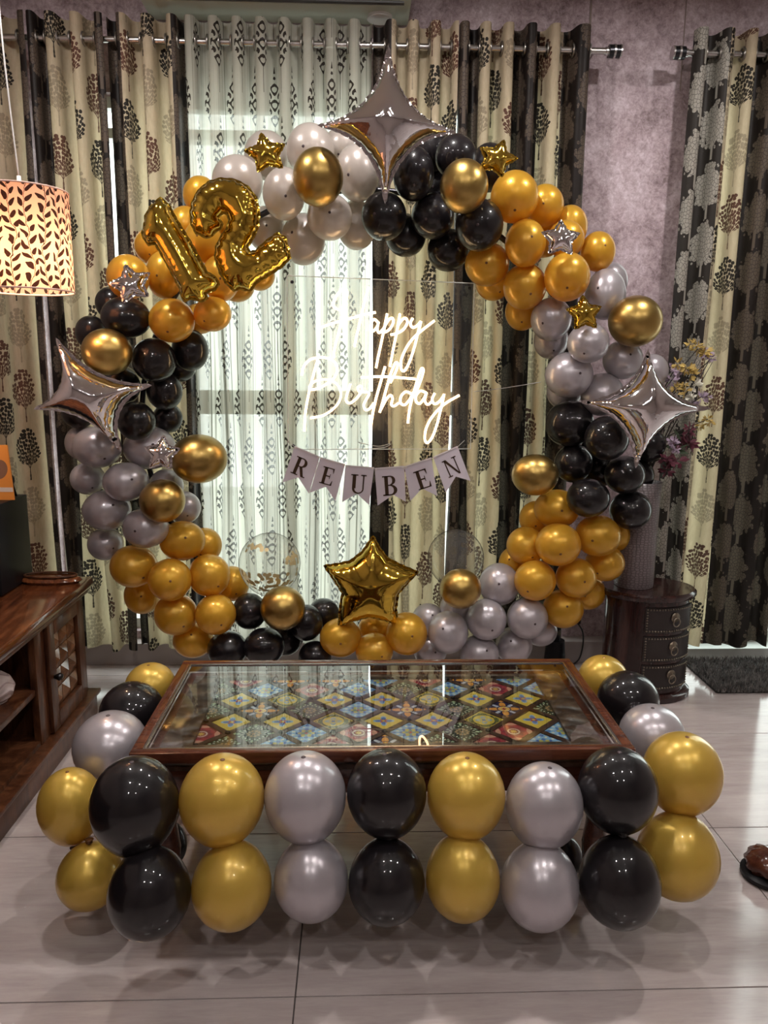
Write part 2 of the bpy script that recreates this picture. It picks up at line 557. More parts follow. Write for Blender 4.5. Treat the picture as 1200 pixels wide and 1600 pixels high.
GL['f'] = glaze('glaze_maroon', red, [
    (band(0.88, 0.95), (0.12, 0.02, 0.03)), (dots(4, 0.74, 0.13), (0.55, 0.28, 0.20)), (petals(8, 0.48, 0.06), (0.20, 0.02, 0.05)), (ring(0.22, 0.30), (0.62, 0.50, 0.40)), (petals(8, 0.14, 0.04), (0.60, 0.40, 0.10))])


# ------------------------------------------------------------------ mesh helpers
class MB:
    def __init__(s):
        s.v, s.f, s.uv, s.mi = [], [], None, []

    def box(s, x0, x1, y0, y1, z0, z1, bev=0.0):
        i = len(s.v)
        if bev <= 0:
            s.v += [(x0, y0, z0), (x1, y0, z0), (x1, y1, z0), (x0, y1, z0), (x0, y0, z1), (x1, y0, z1), (x1, y1, z1), (x0, y1, z1)]
            s.f += [tuple(i + k for k in q) for q in ((0, 3, 2, 1), (4, 5, 6, 7), (0, 1, 5, 4), (1, 2, 6, 5), (2, 3, 7, 6), (3, 0, 4, 7))]
            return s
        bm = bmesh.new()
        bmesh.ops.create_cube(bm, size=1)
        for v in bm.verts:
            v.co = ((x0 + x1) / 2 + v.co.x * (x1 - x0), (y0 + y1) / 2 + v.co.y * (y1 - y0), (z0 + z1) / 2 + v.co.z * (z1 - z0))
        bmesh.ops.bevel(bm, geom=bm.edges[:], offset=bev, segments=2, profile=0.6, affect='EDGES')
        bm.verts.index_update()
        s.v += [tuple(v.co) for v in bm.verts]
        s.f += [tuple(i + v.index for v in f.verts) for f in bm.faces]
        bm.free()
        return s

    def tube(s, pts, rad, n=8, cap=True, closed=False):
        pts = [Vector(p) for p in pts]
        rads = rad if isinstance(rad, (list, tuple)) else [rad] * len(pts)
        base = len(s.v)
        m = len(pts)
        prev = None
        for k, p in enumerate(pts):
            if closed:
                t = (pts[(k + 1) % m] - pts[k - 1]).normalized()
            else:
                t = (pts[min(k + 1, m - 1)] - pts[max(k - 1, 0)]).normalized()
            if prev is None:
                a = t.orthogonal().normalized()
            else:
                a = (prev - t * prev.dot(t))
                a = a.normalized() if a.length > 1e-6 else t.orthogonal().normalized()
            prev = a
            b = t.cross(a)
            for j in range(n):
                q = 2 * PI * j / n
                s.v.append(tuple(p + (a * math.cos(q) + b * math.sin(q)) * rads[k]))
        for k in range(m if closed else m - 1):
            k2 = (k + 1) % m
            for j in range(n):
                j2 = (j + 1) % n
                s.f.append((base + k * n + j, base + k * n + j2, base + k2 * n + j2, base + k2 * n + j))
        if cap and not closed:
            s.f.append(tuple(base + j for j in reversed(range(n))))
            s.f.append(tuple(base + (m - 1) * n + j for j in range(n)))
        return s

    def lathe(s, prof, n=24, c=(0, 0, 0), sx=1.0, sy=1.0, a0=0.0, a1=2 * PI):
        base = len(s.v)
        full = abs(a1 - a0 - 2 * PI) < 1e-6
        cols = n if full else n + 1
        for (r, z) in prof:
            for j in range(cols):
                q = a0 + (a1 - a0) * j / n
                s.v.append((c[0] + r * math.cos(q) * sx, c[1] + r * math.sin(q) * sy, c[2] + z))
        for k in range(len(prof) - 1):
            for j in range(n):
                j2 = (j + 1) % cols
                s.f.append((base + k * cols + j, base + k * cols + j2, base + (k + 1) * cols + j2, base + (k + 1) * cols + j))
        if full:
            if prof[0][0] > 1e-5:
                s.f.append(tuple(base + j for j in reversed(range(n))))
            if prof[-1][0] > 1e-5:
                s.f.append(tuple(base + (len(prof) - 1) * cols + j for j in range(n)))
        return s

    def poly(s, pts, thick_vec):
        """a flat polygon given thickness"""
        t = Vector(thick_vec)
        n = len(pts)
        i = len(s.v)
        s.v += [tuple(Vector(p)) for p in pts] + [tuple(Vector(p) + t) for p in pts]
        s.f.append(tuple(i + k for k in range(n)))
        s.f.append(tuple(i + n + k for k in reversed(range(n))))
        for k in range(n):
            k2 = (k + 1) % n
            s.f.append((i + k2, i + k, i + n + k, i + n + k2))
        return s

    def mesh(s, name, mat, smooth=False):
        me = bpy.data.meshes.new(name)
        me.from_pydata(s.v, [], s.f)
        for m in (mat if isinstance(mat, (list, tuple)) else [mat]):
            me.materials.append(m)
        if smooth:
            me.polygons.foreach_set('use_smooth', [True] * len(me.polygons))
        me.validate()
        me.update()
        return me

    def build(s, name, mat, parent=None, smooth=False, auto=None):
        me = s.mesh(name, mat, smooth or auto is not None)
        if auto is not None:
            me.set_sharp_from_angle(angle=R(auto))
        return link(name, me, parent)


def link(name, me, parent=None, loc=None):
    o = bpy.data.objects.new(name, me)
    COL.objects.link(o)
    if parent:
        o.parent = parent
    if loc is not None:
        o.location = loc
    return o


def tag(o, label=None, cat=None, group=None, kind=None):
    if label: o['label'] = label
    if cat: o['category'] = cat
    if group: o['group'] = group
    if kind: o['kind'] = kind
    return o


def thing(name, label, cat, loc=(0, 0, 0), group=None, rz=0.0):
    o = bpy.data.objects.new(name, None)
    o.empty_display_size = 0.05
    COL.objects.link(o)
    o.location = loc
    o.rotation_euler = (0, 0, rz)
    return tag(o, label, cat, group)


def spline(pts, per=6):
    """Catmull-Rom through the points"""
    P = [Vector(p) for p in pts]
    out = []
    for i in range(len(P) - 1):
        p0, p1, p2, p3 = P[max(i - 1, 0)], P[i], P[i + 1], P[min(i + 2, len(P) - 1)]
        for k in range(per):
            t = k / per
            out.append(0.5 * ((2 * p1) + (p2 - p0) * t + (2 * p0 - 5 * p1 + 4 * p2 - p3) * t * t + (3 * p1 - p0 - 3 * p2 + p3) * t ** 3))
    out.append(P[-1])
    return out


# ------------------------------------------------------------------ room shell
X0, X1, Y0, Y1, ZC = -1.66, 3.1, -2.6, 3.45, 2.86
fl = MB().box(X0, X1, Y0, Y1 + 0.25, -0.08, -0.004).build('floor', M['grout'])
tag(fl, kind='structure')
ti = 0
rows = [1.459 + 0.6 * k for k in range(-7, 5)]
cols = [-0.131 + 1.2 * k for k in range(-2, 4)]
cache = {}
for ry in rows:
    for cx in cols:
        a0, a1 = max(cx, X0), min(cx + 1.2, X1)
        b0, b1 = max(ry, Y0), min(ry + 0.6, Y1)
        if a1 - a0 < 0.01 or b1 - b0 < 0.01:
            continue
        key = (round(a1 - a0, 3), round(b1 - b0, 3))
        if key not in cache:
            cache[key] = MB().box(-key[0] / 2 + 0.0015, key[0] / 2 - 0.0015, -key[1] / 2 + 0.0015, key[1] / 2 - 0.0015, -0.010, 0.0, 0.0012).mesh('tile', M['floor_tile'])
        link('tile', cache[key], fl, ((a0 + a1) / 2, (b0 + b1) / 2, 0))


def wall_with_holes(name, xs, zs, holes, y, thick, mat):
    bm = bmesh.new()
    V = {(i, k): bm.verts.new((x, y, z)) for i, x in enumerate(xs) for k, z in enumerate(zs)}
    fs = []
    for i in range(len(xs) - 1):
        for k in range(len(zs) - 1):
            if (i, k) in holes:
                continue
            fs.append(bm.faces.new((V[i, k], V[i + 1, k], V[i + 1, k + 1], V[i, k + 1])))
    ex = bmesh.ops.extrude_face_region(bm, geom=fs)
    for v in [q for q in ex['geom'] if isinstance(q, bmesh.types.BMVert)]:
        v.co.y += thick
    bmesh.ops.recalc_face_normals(bm, faces=bm.faces[:])
    me = bpy.data.meshes.new(name)
    bm.to_mesh(me)
    bm.free()
    me.materials.append(mat)
    return tag(link(name, me), kind='structure')


WX0, WX1, WZ0, WZ1 = -1.34, 0.93, 0.14, 2.45
DX0, DX1, DZ1 = 1.40, 3.0, 2.52
wall = wall_with_holes('wall_back', [X0 - 0.15, WX0, WX1, DX0, DX1, X1 + 0.15], [0, 0.05, WZ0, WZ1, DZ1, ZC],
                       {(1, 2), (3, 1), (3, 2), (3, 3)}, Y1, 0.16, M['wallpaper'])
for nm, bx in (('wall_left', (X0 - 0.15, X0, Y0, Y1, 0, ZC)), ('wall_right', (X1, X1 + 0.15, Y0, Y1, 0, ZC))):
    tag(MB().box(*bx).build(nm, M['plaster']), kind='structure')
tag(MB().box(X0 - 0.15, X1 + 0.15, Y0 - 0.15, Y0, 0, ZC).build('wall_front', M['plaster']), kind='structure')
tag(MB().box(X0 - 0.15, X1 + 0.15, Y0 - 0.15, Y1 + 0.16, ZC, ZC + 0.12).build('ceiling', M['ceiling']), kind='structure')
tag(MB().box(X0, DX0, Y1 - 0.075, Y1, 0, 0.105, 0.004).build('baseboard_back', M['skirting']), kind='structure')
# wallpaper joints
tag(MB().box(0.955, 0.963, Y1 - 0.004, Y1, 2.62, ZC).build('trim_1', M['plaster']), kind='structure')
tag(MB().box(1.352, 1.356, Y1 - 0.003, Y1, 2.50, ZC).build('trim_2', M['plaster']), kind='structure')
tag(MB().box(DX0 - 0.02, DX1, Y1 - 0.045, Y1 + 0.05, 0, 0.056, 0.003).build('trim_3', M['white_upvc']), kind='structure')
tag(MB().box(X0 - 3, X1 + 3, Y1 + 0.16, Y1 + 6, -0.25, -0.10).build('terrace_floor', M['terrace']), kind='structure')


def window(name, x0, x1, z0, z1, mull, trans, fw=0.045):
    y0, y1 = Y1 + 0.05, Y1 + 0.11
    w = MB().box(x0, x1, y0, y1, z0, z0 + fw).build(name, M['white_upvc'])
    tag(w, kind='structure')
    MB().box(x0, x1, y0, y1, z1 - fw, z1).build('frame_rail', M['white_upvc'], w)
    MB().box(x0, x0 + fw, y0, y1, z0 + fw, z1 - fw).build('frame_stile', M['white_upvc'], w)
    MB().box(x1 - fw, x1, y0, y1, z0 + fw, z1 - fw).build('frame_stile', M['white_upvc'], w)
    xs = [x0 + fw] + [q for q in mull] + [x1 - fw]
    for q in mull:
        MB().box(q - 0.03, q + 0.03, y0, y1, z0 + fw, z1 - fw).build('mullion', M['white_upvc'], w)
    for (za, zb) in trans:
        MB().box(x0 + fw, x1 - fw, y0 - 0.01, y1 + 0.01, za, zb).build('transom', M['white_upvc'], w)
    for a, b in zip(xs[:-1], xs[1:]):
        MB().box(a, b, y0 + 0.026, y0 + 0.032, z0 + fw, z1 - fw).build('pane', M['pane'], w)
    return w


window('window_1', WX0, WX1, WZ0, WZ1, [-0.30, 0.36], [(1.14, 1.245), (2.285, 2.325)])
d1 = window('door_1', DX0, DX1, 0.05, DZ1, [2.2], [(1.60, 1.72)], 0.06)

# ceiling downlights: real lamps recessed in the ceiling
for k, (x, y) in enumerate([(-0.95, 2.35), (0.15, 2.45), (1.35, 2.35), (-0.55, 0.55), (0.65, 0.55), (1.9, 0.55), (-0.55, -1.0), (0.65, -1.0)]):
    o = thing('ceiling_downlight', 'round recessed ceiling downlight above the %s' % (
        ['left end of the arch', 'middle of the arch', 'right end of the arch', 'left side of the room front', 'middle of the room front', 'right side of the room front', 'left rear of the room', 'right rear of the room'][k]),
        'downlight', (x, y, ZC))
    MB().lathe([(0.045, -0.002), (0.062, -0.008), (0.062, 0.0)], 24).build('trim_ring', M['steel'], o, True)
    MB().lathe([(0.0, -0.003), (0.045, -0.003)], 24).build('diffuser', M['downlight'], o)
    ld = bpy.data.lights.new('downlight_lamp', 'AREA')
    ld.shape = 'DISK'
    ld.size = 0.09
    ld.energy = DOWNLIGHT_W * (1.35 if y > 2 else 0.8)
    ld.color = DOWNLIGHT_COL
    lo = link('downlight_lamp', ld, o, (0, 0, -0.012))

# ------------------------------------------------------------------ curtains
ROD_Y, ROD_Z = 3.30, 2.590


def curtain(name, label, segs, mats, amp=0.042, top=2.672, hem=0.115, seed=1, lean=0.0, flare=None, yoff=0.0, thick=False, group=None, eyelets=True):
    """segs: (x0, x1, material slot, folds)"""
    rnd = random.Random(seed)
    P, U, SL, ph = [], [], [], 0.0
    ph = rnd.choice([0.0, PI])
    ph_start = ph
    crossings = []
    per = 16
    u = rnd.uniform(0, 3)
    last = None
    for si, (x0, x1, slot, folds) in enumerate(segs):
        n = max(4, int(per * folds))
        for k in range(n + (1 if si == len(segs) - 1 else 0)):
            t = k / n
            x = x0 + (x1 - x0) * t
            P.append((x, ph + 2 * PI * folds * t))
            SL.append(slot)
        ph += 2 * PI * folds
    nz = 30
    zs = [top, top - 0.03, ROD_Z, ROD_Z - 0.05] + [ROD_Z - 0.05 - (ROD_Z - 0.05 - hem) * ((k + 1) / nz) for k in range(nz)]
    xa, xb = P[0][0], P[-1][0]
    k1, k2, k3 = rnd.uniform(2, 4), rnd.uniform(0, 6), rnd.uniform(0, 6)
    ns = len(P)
    fold_amp = {}
    verts, faces, uvs, mi = [], [], [], []
    grid = []
    for r_, z in enumerate(zs):
        dn = (ROD_Z - z) / ROD_Z
        dn = max(dn, 0)
        row = []
        for (x, p) in P:
            fi = int((p - ph_start) / (2 * PI) + 0.25)
            fa = fold_amp.setdefault(fi, rnd.uniform(0.75, 1.15))
            a = amp * (1 + (fa - 1) * min(dn * 4, 1)) * (1.0 - 0.25 * dn)
            w = math.sin(p)
            w = w * (1.25 - 0.25 * w * w)          # rounder crests
            xx = x + 0.010 * dn * math.sin(p * 0.5 + k2 + z * k1) + lean * dn
            xx += -0.018 * math.cos(p) * math.sin(p) * 0.5
            if flare:
                f = flare(dn)
                xx = xx + f * ((x - xa) / (xb - xa) if flare.__name__ == 'fr' else 1 - (x - xa) / (xb - xa))
            row.append((xx, ROD_Y + yoff + a * w + 0.008 * dn * math.sin(k3 + z * 2.2 + p * 0.3), z + (0.008 * math.sin(p * 0.7 + k2) if r_ == len(zs) - 1 else 0)))
        grid.append(row)
    mid = grid[len(grid) // 2]
    us = [u]
    for k in range(1, ns):
        us.append(us[-1] + math.hypot(mid[k][0] - mid[k - 1][0], mid[k][1] - mid[k - 1][1]))
    for r_, row in enumerate(grid):
        for k, q in enumerate(row):
            verts.append(q)
            uvs.append((us[k], q[2] + seed * 0.037))
    for r_ in range(len(grid) - 1):
        for k in range(ns - 1):
            faces.append((r_ * ns + k, r_ * ns + k + 1, (r_ + 1) * ns + k + 1, (r_ + 1) * ns + k))
            mi.append(SL[k])
    me = bpy.data.meshes.new(name)
    me.from_pydata(verts, [], faces)
    for m in mats:
        me.materials.append(m)
    ul = me.uv_layers.new(name='UVMap')
    li = np.zeros(len(me.loops), dtype=np.int32)
    me.loops.foreach_get('vertex_index', li)
    ul.data.foreach_set('uv', np.array(uvs, dtype=np.float32)[li].ravel())
    me.polygons.foreach_set('material_index', mi)
    me.polygons.foreach_set('use_smooth', [True] * len(faces))
    me.update()
    o = tag(link(name, me), label, 'curtain', group)
    if eyelets:
        global EYE
        for k in range(ns - 1):
            s0, s1 = math.sin(P[k][1] + 1e-4), math.sin(P[k + 1][1] + 1e-4)
            if s0 * s1 < 0:
                link('eyelet', EYE, o, ((P[k][0] + P[k + 1][0]) / 2, ROD_Y + yoff, ROD_Z))
    return o


EYE = MB().tube([(0, math.cos(q) * 0.024, math.sin(q) * 0.024) for q in [2 * PI * k / 18 for k in range(18)]], 0.0045, 6, closed=True).mesh('eyelet', M['eyelet'], True)
PAT = [M['beige'], M['dark']]
def fr(dn): return 0.0
def fl_open(dn): return 0.0
curtain('patterned_curtain', 'tree-print curtain panel at far left behind the hanging lamp', [(-1.63, -1.30, 0, 2.5), (-1.30, -1.268, 1, 0.3)], PAT, seed=3, lean=-0.012)
curtain('patterned_curtain', 'tree-print curtain panel with dark bands right of the hanging lamp', [(-1.262, -1.198, 1, 1.0), (-1.198, -1.008, 0, 2.0), (-1.008, -0.978, 1, 0.4)], PAT, seed=5, lean=0.012)
curtain('patterned_curtain', 'tree-print curtain panel hanging directly left of the sheer curtain', [(-0.966, -0.906, 1, 0.75), (-0.906, -0.712, 0, 2.0), (-0.712, -0.672, 1, 0.5)], PAT, seed=8)
curtain('sheer_curtain', 'pale translucent sheer curtain with dark damask motifs, lit by window', [(-0.668, 0.058, 0, 8.0)], [M['sheer']], amp=0.036, seed=11, yoff=0.0)
curtain('patterned_curtain', 'tree-print curtain panel directly behind the right half of neon sign', [(0.064, 0.134, 1, 0.75), (0.134, 0.395, 0, 3.0)], PAT, seed=14)
curtain('patterned_curtain', 'tree-print curtain panel at right end of the long rod', [(0.401, 0.483, 1, 1.0), (0.483, 0.617, 0, 1.5), (0.617, 0.73, 1, 1.25), (0.73, 0.825, 0, 1.0), (0.825, 0.923, 1, 0.75)], PAT, seed=17)
curtain('patterned_curtain', 'leaf and tree print curtain over the door at far right', [(1.335, 1.47, 1, 1.25), (1.47, 1.61, 0, 1.5), (1.61, 1.72, 2, 1.0), (1.72, 1.89, 2, 1.5)], [M['beige'], M['dark_lit'], M['dark']], seed=23, lean=-0.02)


def rod(label, x0, x1, f0, f1):
    o = thing('curtain_rod', label, 'curtain rod', ((x0 + x1) / 2, ROD_Y, ROD_Z))
    c = (x0 + x1) / 2
    MB().tube([(x0 - c, 0, 0), (x1 - c, 0, 0)], 0.0125, 14).build('pole', M['steel'], o, auto=40)
    for s, on in ((x0, f0), (x1, f1)):
        if not on:
            continue
        d = 1 if s == x1 else -1
        q = s - c
        MB().tube([(q, 0, 0), (q + d * 0.012, 0, 0)], [0.0165, 0.0165], 16).build('finial', M['steel'], o, auto=40)
        MB().tube([(q + d * 0.012, 0, 0), (q + d * 0.030, 0, 0)], 0.0245, 18).build('finial', M['dark_steel'], o, auto=40)
        MB().tube([(q + d * 0.030, 0, 0), (q + d * 0.038, 0, 0)], 0.0262, 18).build('finial', M['steel'], o, auto=40)
        MB().tube([(q + d * 0.038, 0, 0), (q + d * 0.056, 0, 0)], 0.0245, 18).build('finial', M['dark_steel'], o, auto=40)
        MB().tube([(q + d * 0.056, 0, 0), (q + d * 0.062, 0, 0)], 0.0262, 18).build('finial', M['steel'], o, auto=40)
        bxx = q - d * 0.05
        MB().box(bxx - 0.008, bxx + 0.008, 0, Y1 - ROD_Y, -0.008, 0.008).build('bracket', M['steel'], o)
    return o


rod('long brushed steel curtain rod across the wide window', -1.64, 0.985, False, True)
rod('short brushed steel curtain rod over the door at right', 1.315, 2.6, True, False)

# ------------------------------------------------------------------ air conditioner
ac = thing('air_conditioner', 'pale wall-mounted air conditioner unit above the curtain rod', 'air conditioner', (-0.31, Y1, 2.60))
MB().box(-0.52, 0.52, -0.235, -0.002, 0.118, 0.255, 0.02).build('housing', M['ac'], ac, auto=35)
MB().box(-0.46, 0.46, -0.20, -0.09, 0.112, 0.119, 0.002).build('louvre', M['ac'], ac)
MB().box(-0.49, 0.49, -0.225, -0.205, 0.113, 0.119).build('air_slot', M['ac_dark'], ac)
MB().lathe([(0.0, 0.0), (0.05, 0.0), (0.05, 0.02), (0.0, 0.02)], 24, (0.40, -0.11, 0.10)).build('round_cover', M['cord_white'], ac, auto=35)

# ------------------------------------------------------------------ hanging lamp
LX, LY = at(37, 380, 2.5).x, 2.5
lamp = thing('pendant_lamp', 'lit drum pendant lamp with dark leafy branches on pink shade', 'lamp', (LX, LY, 1.572))
rr, hgt = 0.137, 0.292
n = 56
me = bpy.data.meshes.new('lamp_shade')
vs, fs, uvs = [], [], []
for k in range(13):
    for j in range(n + 1):
        q = 2 * PI * j / n
        vs.append((rr * math.cos(q), rr * math.sin(q), hgt * k / 12))
        uvs.append((rr * q, hgt * k / 12))
for k in range(12):
    for j in range(n):
        a = k * (n + 1) + j
        fs.append((a, a + 1, a + n + 2, a + n + 1))
me.from_pydata(vs, [], fs)
me.materials.append(M['shade'])
ul = me.uv_layers.new(name='UVMap')
for l in me.loops:
    ul.data[l.index].uv = uvs[l.vertex_index]
me.polygons.foreach_set('use_smooth', [True] * len(fs))
link('lamp_shade', me, lamp)
for z in (0.0, hgt):
    MB().tube([(rr * math.cos(2 * PI * j / 40), rr * math.sin(2 * PI * j / 40), z) for j in range(40)], 0.0028, 6, closed=True).build('shade_rim', plain('shade_rim', (0.72, 0.5, 0.42), 0.7), lamp, True)
MB().lathe([(0.0, 0.0), (0.02, 0.008), (0.03, 0.03), (0.02, 0.055), (0.012, 0.07), (0.012, 0.10)], 18, (0, 0, 0.12)).build('bulb', M['bulb'], lamp, True)
MB().lathe([(0.016, 0.0), (0.018, 0.05), (0.008, 0.06), (0.006, 0.12)], 16, (0, 0, 0.215)).build('lamp_holder', M['white_card'], lamp, True)
for q in (0, 2 * PI / 3, 4 * PI / 3):
    MB().tube([(0.012 * math.cos(q), 0.012 * math.sin(q), 0.29), (rr * math.cos(q), rr * math.sin(q), hgt)], 0.0018, 5).build('spider_arm', M['steel'], lamp)
MB().tube(spline([(0, 0, 0.33), (-0.012, 0.0, 0.55), (-0.02, 0.0, 0.8), (-0.018, 0, ZC - 1.572)], 6), 0.0028, 6).build('cord', M['cord_white'], lamp, True)
ld = bpy.data.lights.new('lamp_light', 'POINT')
ld.energy = LAMP_W
ld.color = (1.0, 0.62, 0.36)
ld.shadow_soft_size = 0.035
link('lamp_light', ld, lamp, (0, 0, 0.085))

# ------------------------------------------------------------------ console on the left with things on it
con = thing('media_console', 'polished dark wood media console along the left wall', 'cabinet', (-1.05, 2.0, 0))
CY0, CY1 = -1.0, 0.87        # local y extents
CXB = X0 + 0.02 + 1.05        # local back x
MB().box(-0.60, 0.045, CY0 - 0.02, CY1 + 0.02, 0.520, 0.556, 0.010).build('worktop', M['console_wood'], con, auto=35)
MB().box(-0.60, 0.028, CY0, CY1 + 0.005, 0.496, 0.520, 0.006).build('top_moulding', M['console_body'], con, auto=35)
MB().box(-0.60, 0.032, CY0, CY1 + 0.015, 0.0, 0.085, 0.006).build('plinth', M['console_body'], con, auto=35)
MB().box(-0.60, 0.045, CY0, CY1 + 0.025, 0.085, 0.100, 0.004).build('plinth_moulding', M['console_body'], con, auto=35)
MB().box(-0.60, 0.0, CY1 - 0.03, CY1, 0.1, 0.496).build('side_panel', M['console_body'], con)
MB().box(-0.60, 0.0, CY1 - 0.40, CY1 - 0.375, 0.1, 0.496).build('divider', M['console_body'], con)
MB().box(-0.60, 0.0, CY0, CY0 + 0.03, 0.1, 0.496).build('side_panel', M['console_body'], con)
MB().box(-0.60, -0.58, CY0, CY1, 0.1, 0.496).build('back_panel', M['chest_leather'], con)
MB().box(-0.58, -0.005, CY0 + 0.03, CY1 - 0.40, 0.275, 0.297, 0.003).build('shelf', M['console_body'], con, auto=35)
MB().box(-0.58, 0.0, CY0 + 0.03, CY1 - 0.40, 0.10, 0.115).build('bottom_board', M['console_body'], con)
MB().box(-0.02, 0.004, CY1 - 0.45, CY1 - 0.375, 0.1, 0.496, 0.003).build('face_stile', M['console_body'], con, auto=35)
MB().box(-0.02, 0.004, CY1 - 0.045, CY1, 0.1, 0.496, 0.003).build('face_stile', M['console_body'], con, auto=35)
dr = MB().box(0.0, 0.018, CY1 - 0.375, CY1 - 0.32, 0.105, 0.492, 0.003).build('door', M['console_body'], con, auto=35)
for bx in ((CY1 - 0.10, CY1 - 0.05, 0.105, 0.492), (CY1 - 0.32, CY1 - 0.10, 0.105, 0.165), (CY1 - 0.32, CY1 - 0.10, 0.442, 0.492)):
    MB().box(0.0, 0.018, bx[0], bx[1], bx[2], bx[3], 0.003).build('door_rail', M['console_body'], dr, auto=35)
for i in range(3):
    for k in range(4):
        a0 = CY1 - 0.32 + 0.22 * i / 3
        b0 = 0.165 + 0.277 * k / 4
        mb = MB()
        w_, h_ = 0.22 / 3, 0.277 / 4
        mb.v = [(0.002, a0 + 0.002, b0 + 0.002), (0.002, a0 + w_ - 0.002, b0 + 0.002), (0.002, a0 + w_ - 0.002, b0 + h_ - 0.002), (0.002, a0 + 0.002, b0 + h_ - 0.002), (0.016, a0 + w_ / 2, b0 + h_ / 2),
                (-0.006, a0 + 0.002, b0 + 0.002), (-0.006, a0 + w_ - 0.002, b0 + 0.002), (-0.006, a0 + w_ - 0.002, b0 + h_ - 0.002), (-0.006, a0 + 0.002, b0 + h_ - 0.002)]
        mb.f = [(0, 1, 4), (1, 2, 4), (2, 3, 4), (3, 0, 4), (0, 5, 6, 1), (1, 6, 7, 2), (2, 7, 8, 3), (3, 8, 5, 0), (8, 7, 6, 5)]
        mb.build('carved_block', M['carved_wood'], dr)
MB().lathe([(0.0, 0.03), (0.010, 0.028), (0.014, 0.018), (0.009, 0.008), (0.006, 0.0)], 16).build('knob', M['dark_steel'], dr, True).matrix_local = Matrix.Translation((0.018, CY1 - 0.347, 0.30)) @ Matrix.Rotation(R(90), 4, 'Y')

# speaker
pf = atz(52, 902, 0.556)
SPX, SPY = pf.x, pf.y
spz = at(41, 772, SPY).z
spk = thing('loudspeaker', 'black box loudspeaker standing on the wooden console', 'speaker', (SPX, SPY, 0.556))
sd, sw, sh = 0.26, 0.22, spz - 0.556
MB().box(-sw, 0, -sd, 0, 0.004, sh, 0.005).build('cabinet', M['black_plastic'], spk, auto=35)
for z, r_ in ((0.10, 0.072), (0.235, 0.035)):
    MB().lathe([(r_, 0.0), (r_, 0.008), (r_ * 0.9, 0.010), (r_ * 0.82, 0.002)], 28).build('driver_ring', M['steel'], spk, True).matrix_local = Matrix.Translation((-sw / 2, -sd, z)) @ Matrix.Rotation(R(90), 4, 'X')
    MB().lathe([(r_ * 0.82, 0.002), (r_ * 0.35, -0.012), (r_ * 0.3, 0.0), (0, 0.008)], 28).build('cone', M['rubber'], spk, True).matrix_local = Matrix.Translation((-sw / 2, -sd - 0.002, z)) @ Matrix.Rotation(R(90), 4, 'X')
for x in (-sw + 0.03, -0.03):
    for y in (-sd + 0.03, -0.03):
        MB().lathe([(0.012, 0), (0.012, 0.006)], 10, (x, y, -0.0005)).build('foot', M['rubber'], spk)

# orange card on the speaker
card = thing('photo_card', 'orange upright photo card with a white strip, standing on the speaker', 'card', (SPX - 0.036, SPY - 0.13, spz))
def P_card(a, b, o=0.0):
    # a along width, b up, leaning back
    return Vector((a, 0.0 + b * 0.28 - o, b))
W_, H_ = 0.085, 0.19
def slab(a0, a1, b0, b1, o, t, skew=0.0):
    mb = MB()
    return mb.poly([P_card(a0 - skew * b0, b0, o), P_card(a1 - skew * b0, b0, o), P_card(a1 - skew * b1, b1, o), P_card(a0 - skew * b1, b1, o)], (0, t, 0))
slab(-W_, W_ * 0.55, 0, H_, 0.0, 0.006, 0.18).build('card_face', M['orange_card'], card)
slab(-W_, W_ * 0.548, 0.028, 0.043, 0.0012, 0.001, 0.18).build('white_strip', M['white_card'], card)
pm = MB()
pm.poly([P_card(0.008 - 0.02 + 0.030 * math.cos(q), 0.105 + 0.034 * math.sin(q), 0.0012) for q in [2 * PI * k / 24 for k in range(24)]], (0, 0.001, 0))
pm.build('photo_print', M['brown_print'], card)
MB().poly([P_card(-0.01, 0.10, -0.008), P_card(0.02, 0.10, -0.008), Vector((0.02, 0.085, 0)), Vector((-0.01, 0.085, 0))], (0, 0.003, 0)).build('easel_back', M['black_plastic'], card)
disc = thing('round_gadget', 'dark round webcam-like gadget behind the orange card', 'gadget', (SPX - 0.055, SPY - 0.03, spz))
MB().lathe([(0.0, 0.012), (0.024, 0.010), (0.028, 0), (0.024, -0.010), (0.0, -0.012)], 24).build('head', M['black_plastic'], disc, True).matrix_local = Matrix.Translation((0, 0, 0.056)) @ Matrix.Rotation(R(80), 4, 'X')
MB().box(-0.008, 0.012, -0.01, 0.01, 0.004, 0.035, 0.003).build('neck', M['black_plastic'], disc)
MB().box(-0.02, 0.022, -0.02, 0.02, 0.0, 0.006, 0.002).build('base', M['black_plastic'], disc)
# low curved wooden base behind the speaker
tray = thing('wooden_tray', 'low dark wooden tray with curved edge behind the speaker', 'tray', (-1.13, 2.80, 0.556))
mb = MB()
mb.lathe([(0.0, 0.0), (0.10, 0.0), (0.115, 0.010), (0.105, 0.020), (0.085, 0.026), (0.0, 0.026)], 36, (0, 0, 0), 1.0, 0.42)
mb.build('tray_body', M['console_wood'], tray, auto=40)
MB().tube([(0.095 * math.cos(2 * PI * k / 32), 0.040 * math.sin(2 * PI * k / 32), 0.029) for k in range(32)], 0.004, 6, closed=True).build('tray_rim', M['console_body'], tray, True)
# ceramic ornament in the shelf
orn = thing('ceramic_ornament', 'pinkish white ceramic ornament with wavy lines on the console shelf', 'ornament', (-1.150, 2.33, 0.297))
orn.scale = (0.80, 0.80, 0.66)
MB().lathe([(0.0, 0.0), (0.045, 0.0), (0.075, 0.03), (0.085, 0.075), (0.07, 0.115), (0.04, 0.145), (0.0, 0.155)], 30).build('shell_body', M['ceramic'], orn, True)
MB().lathe([(0.050, 0.0), (0.055, 0.004), (0.050, 0.010)], 30).build('foot_ring', M['ceramic'], orn, True)

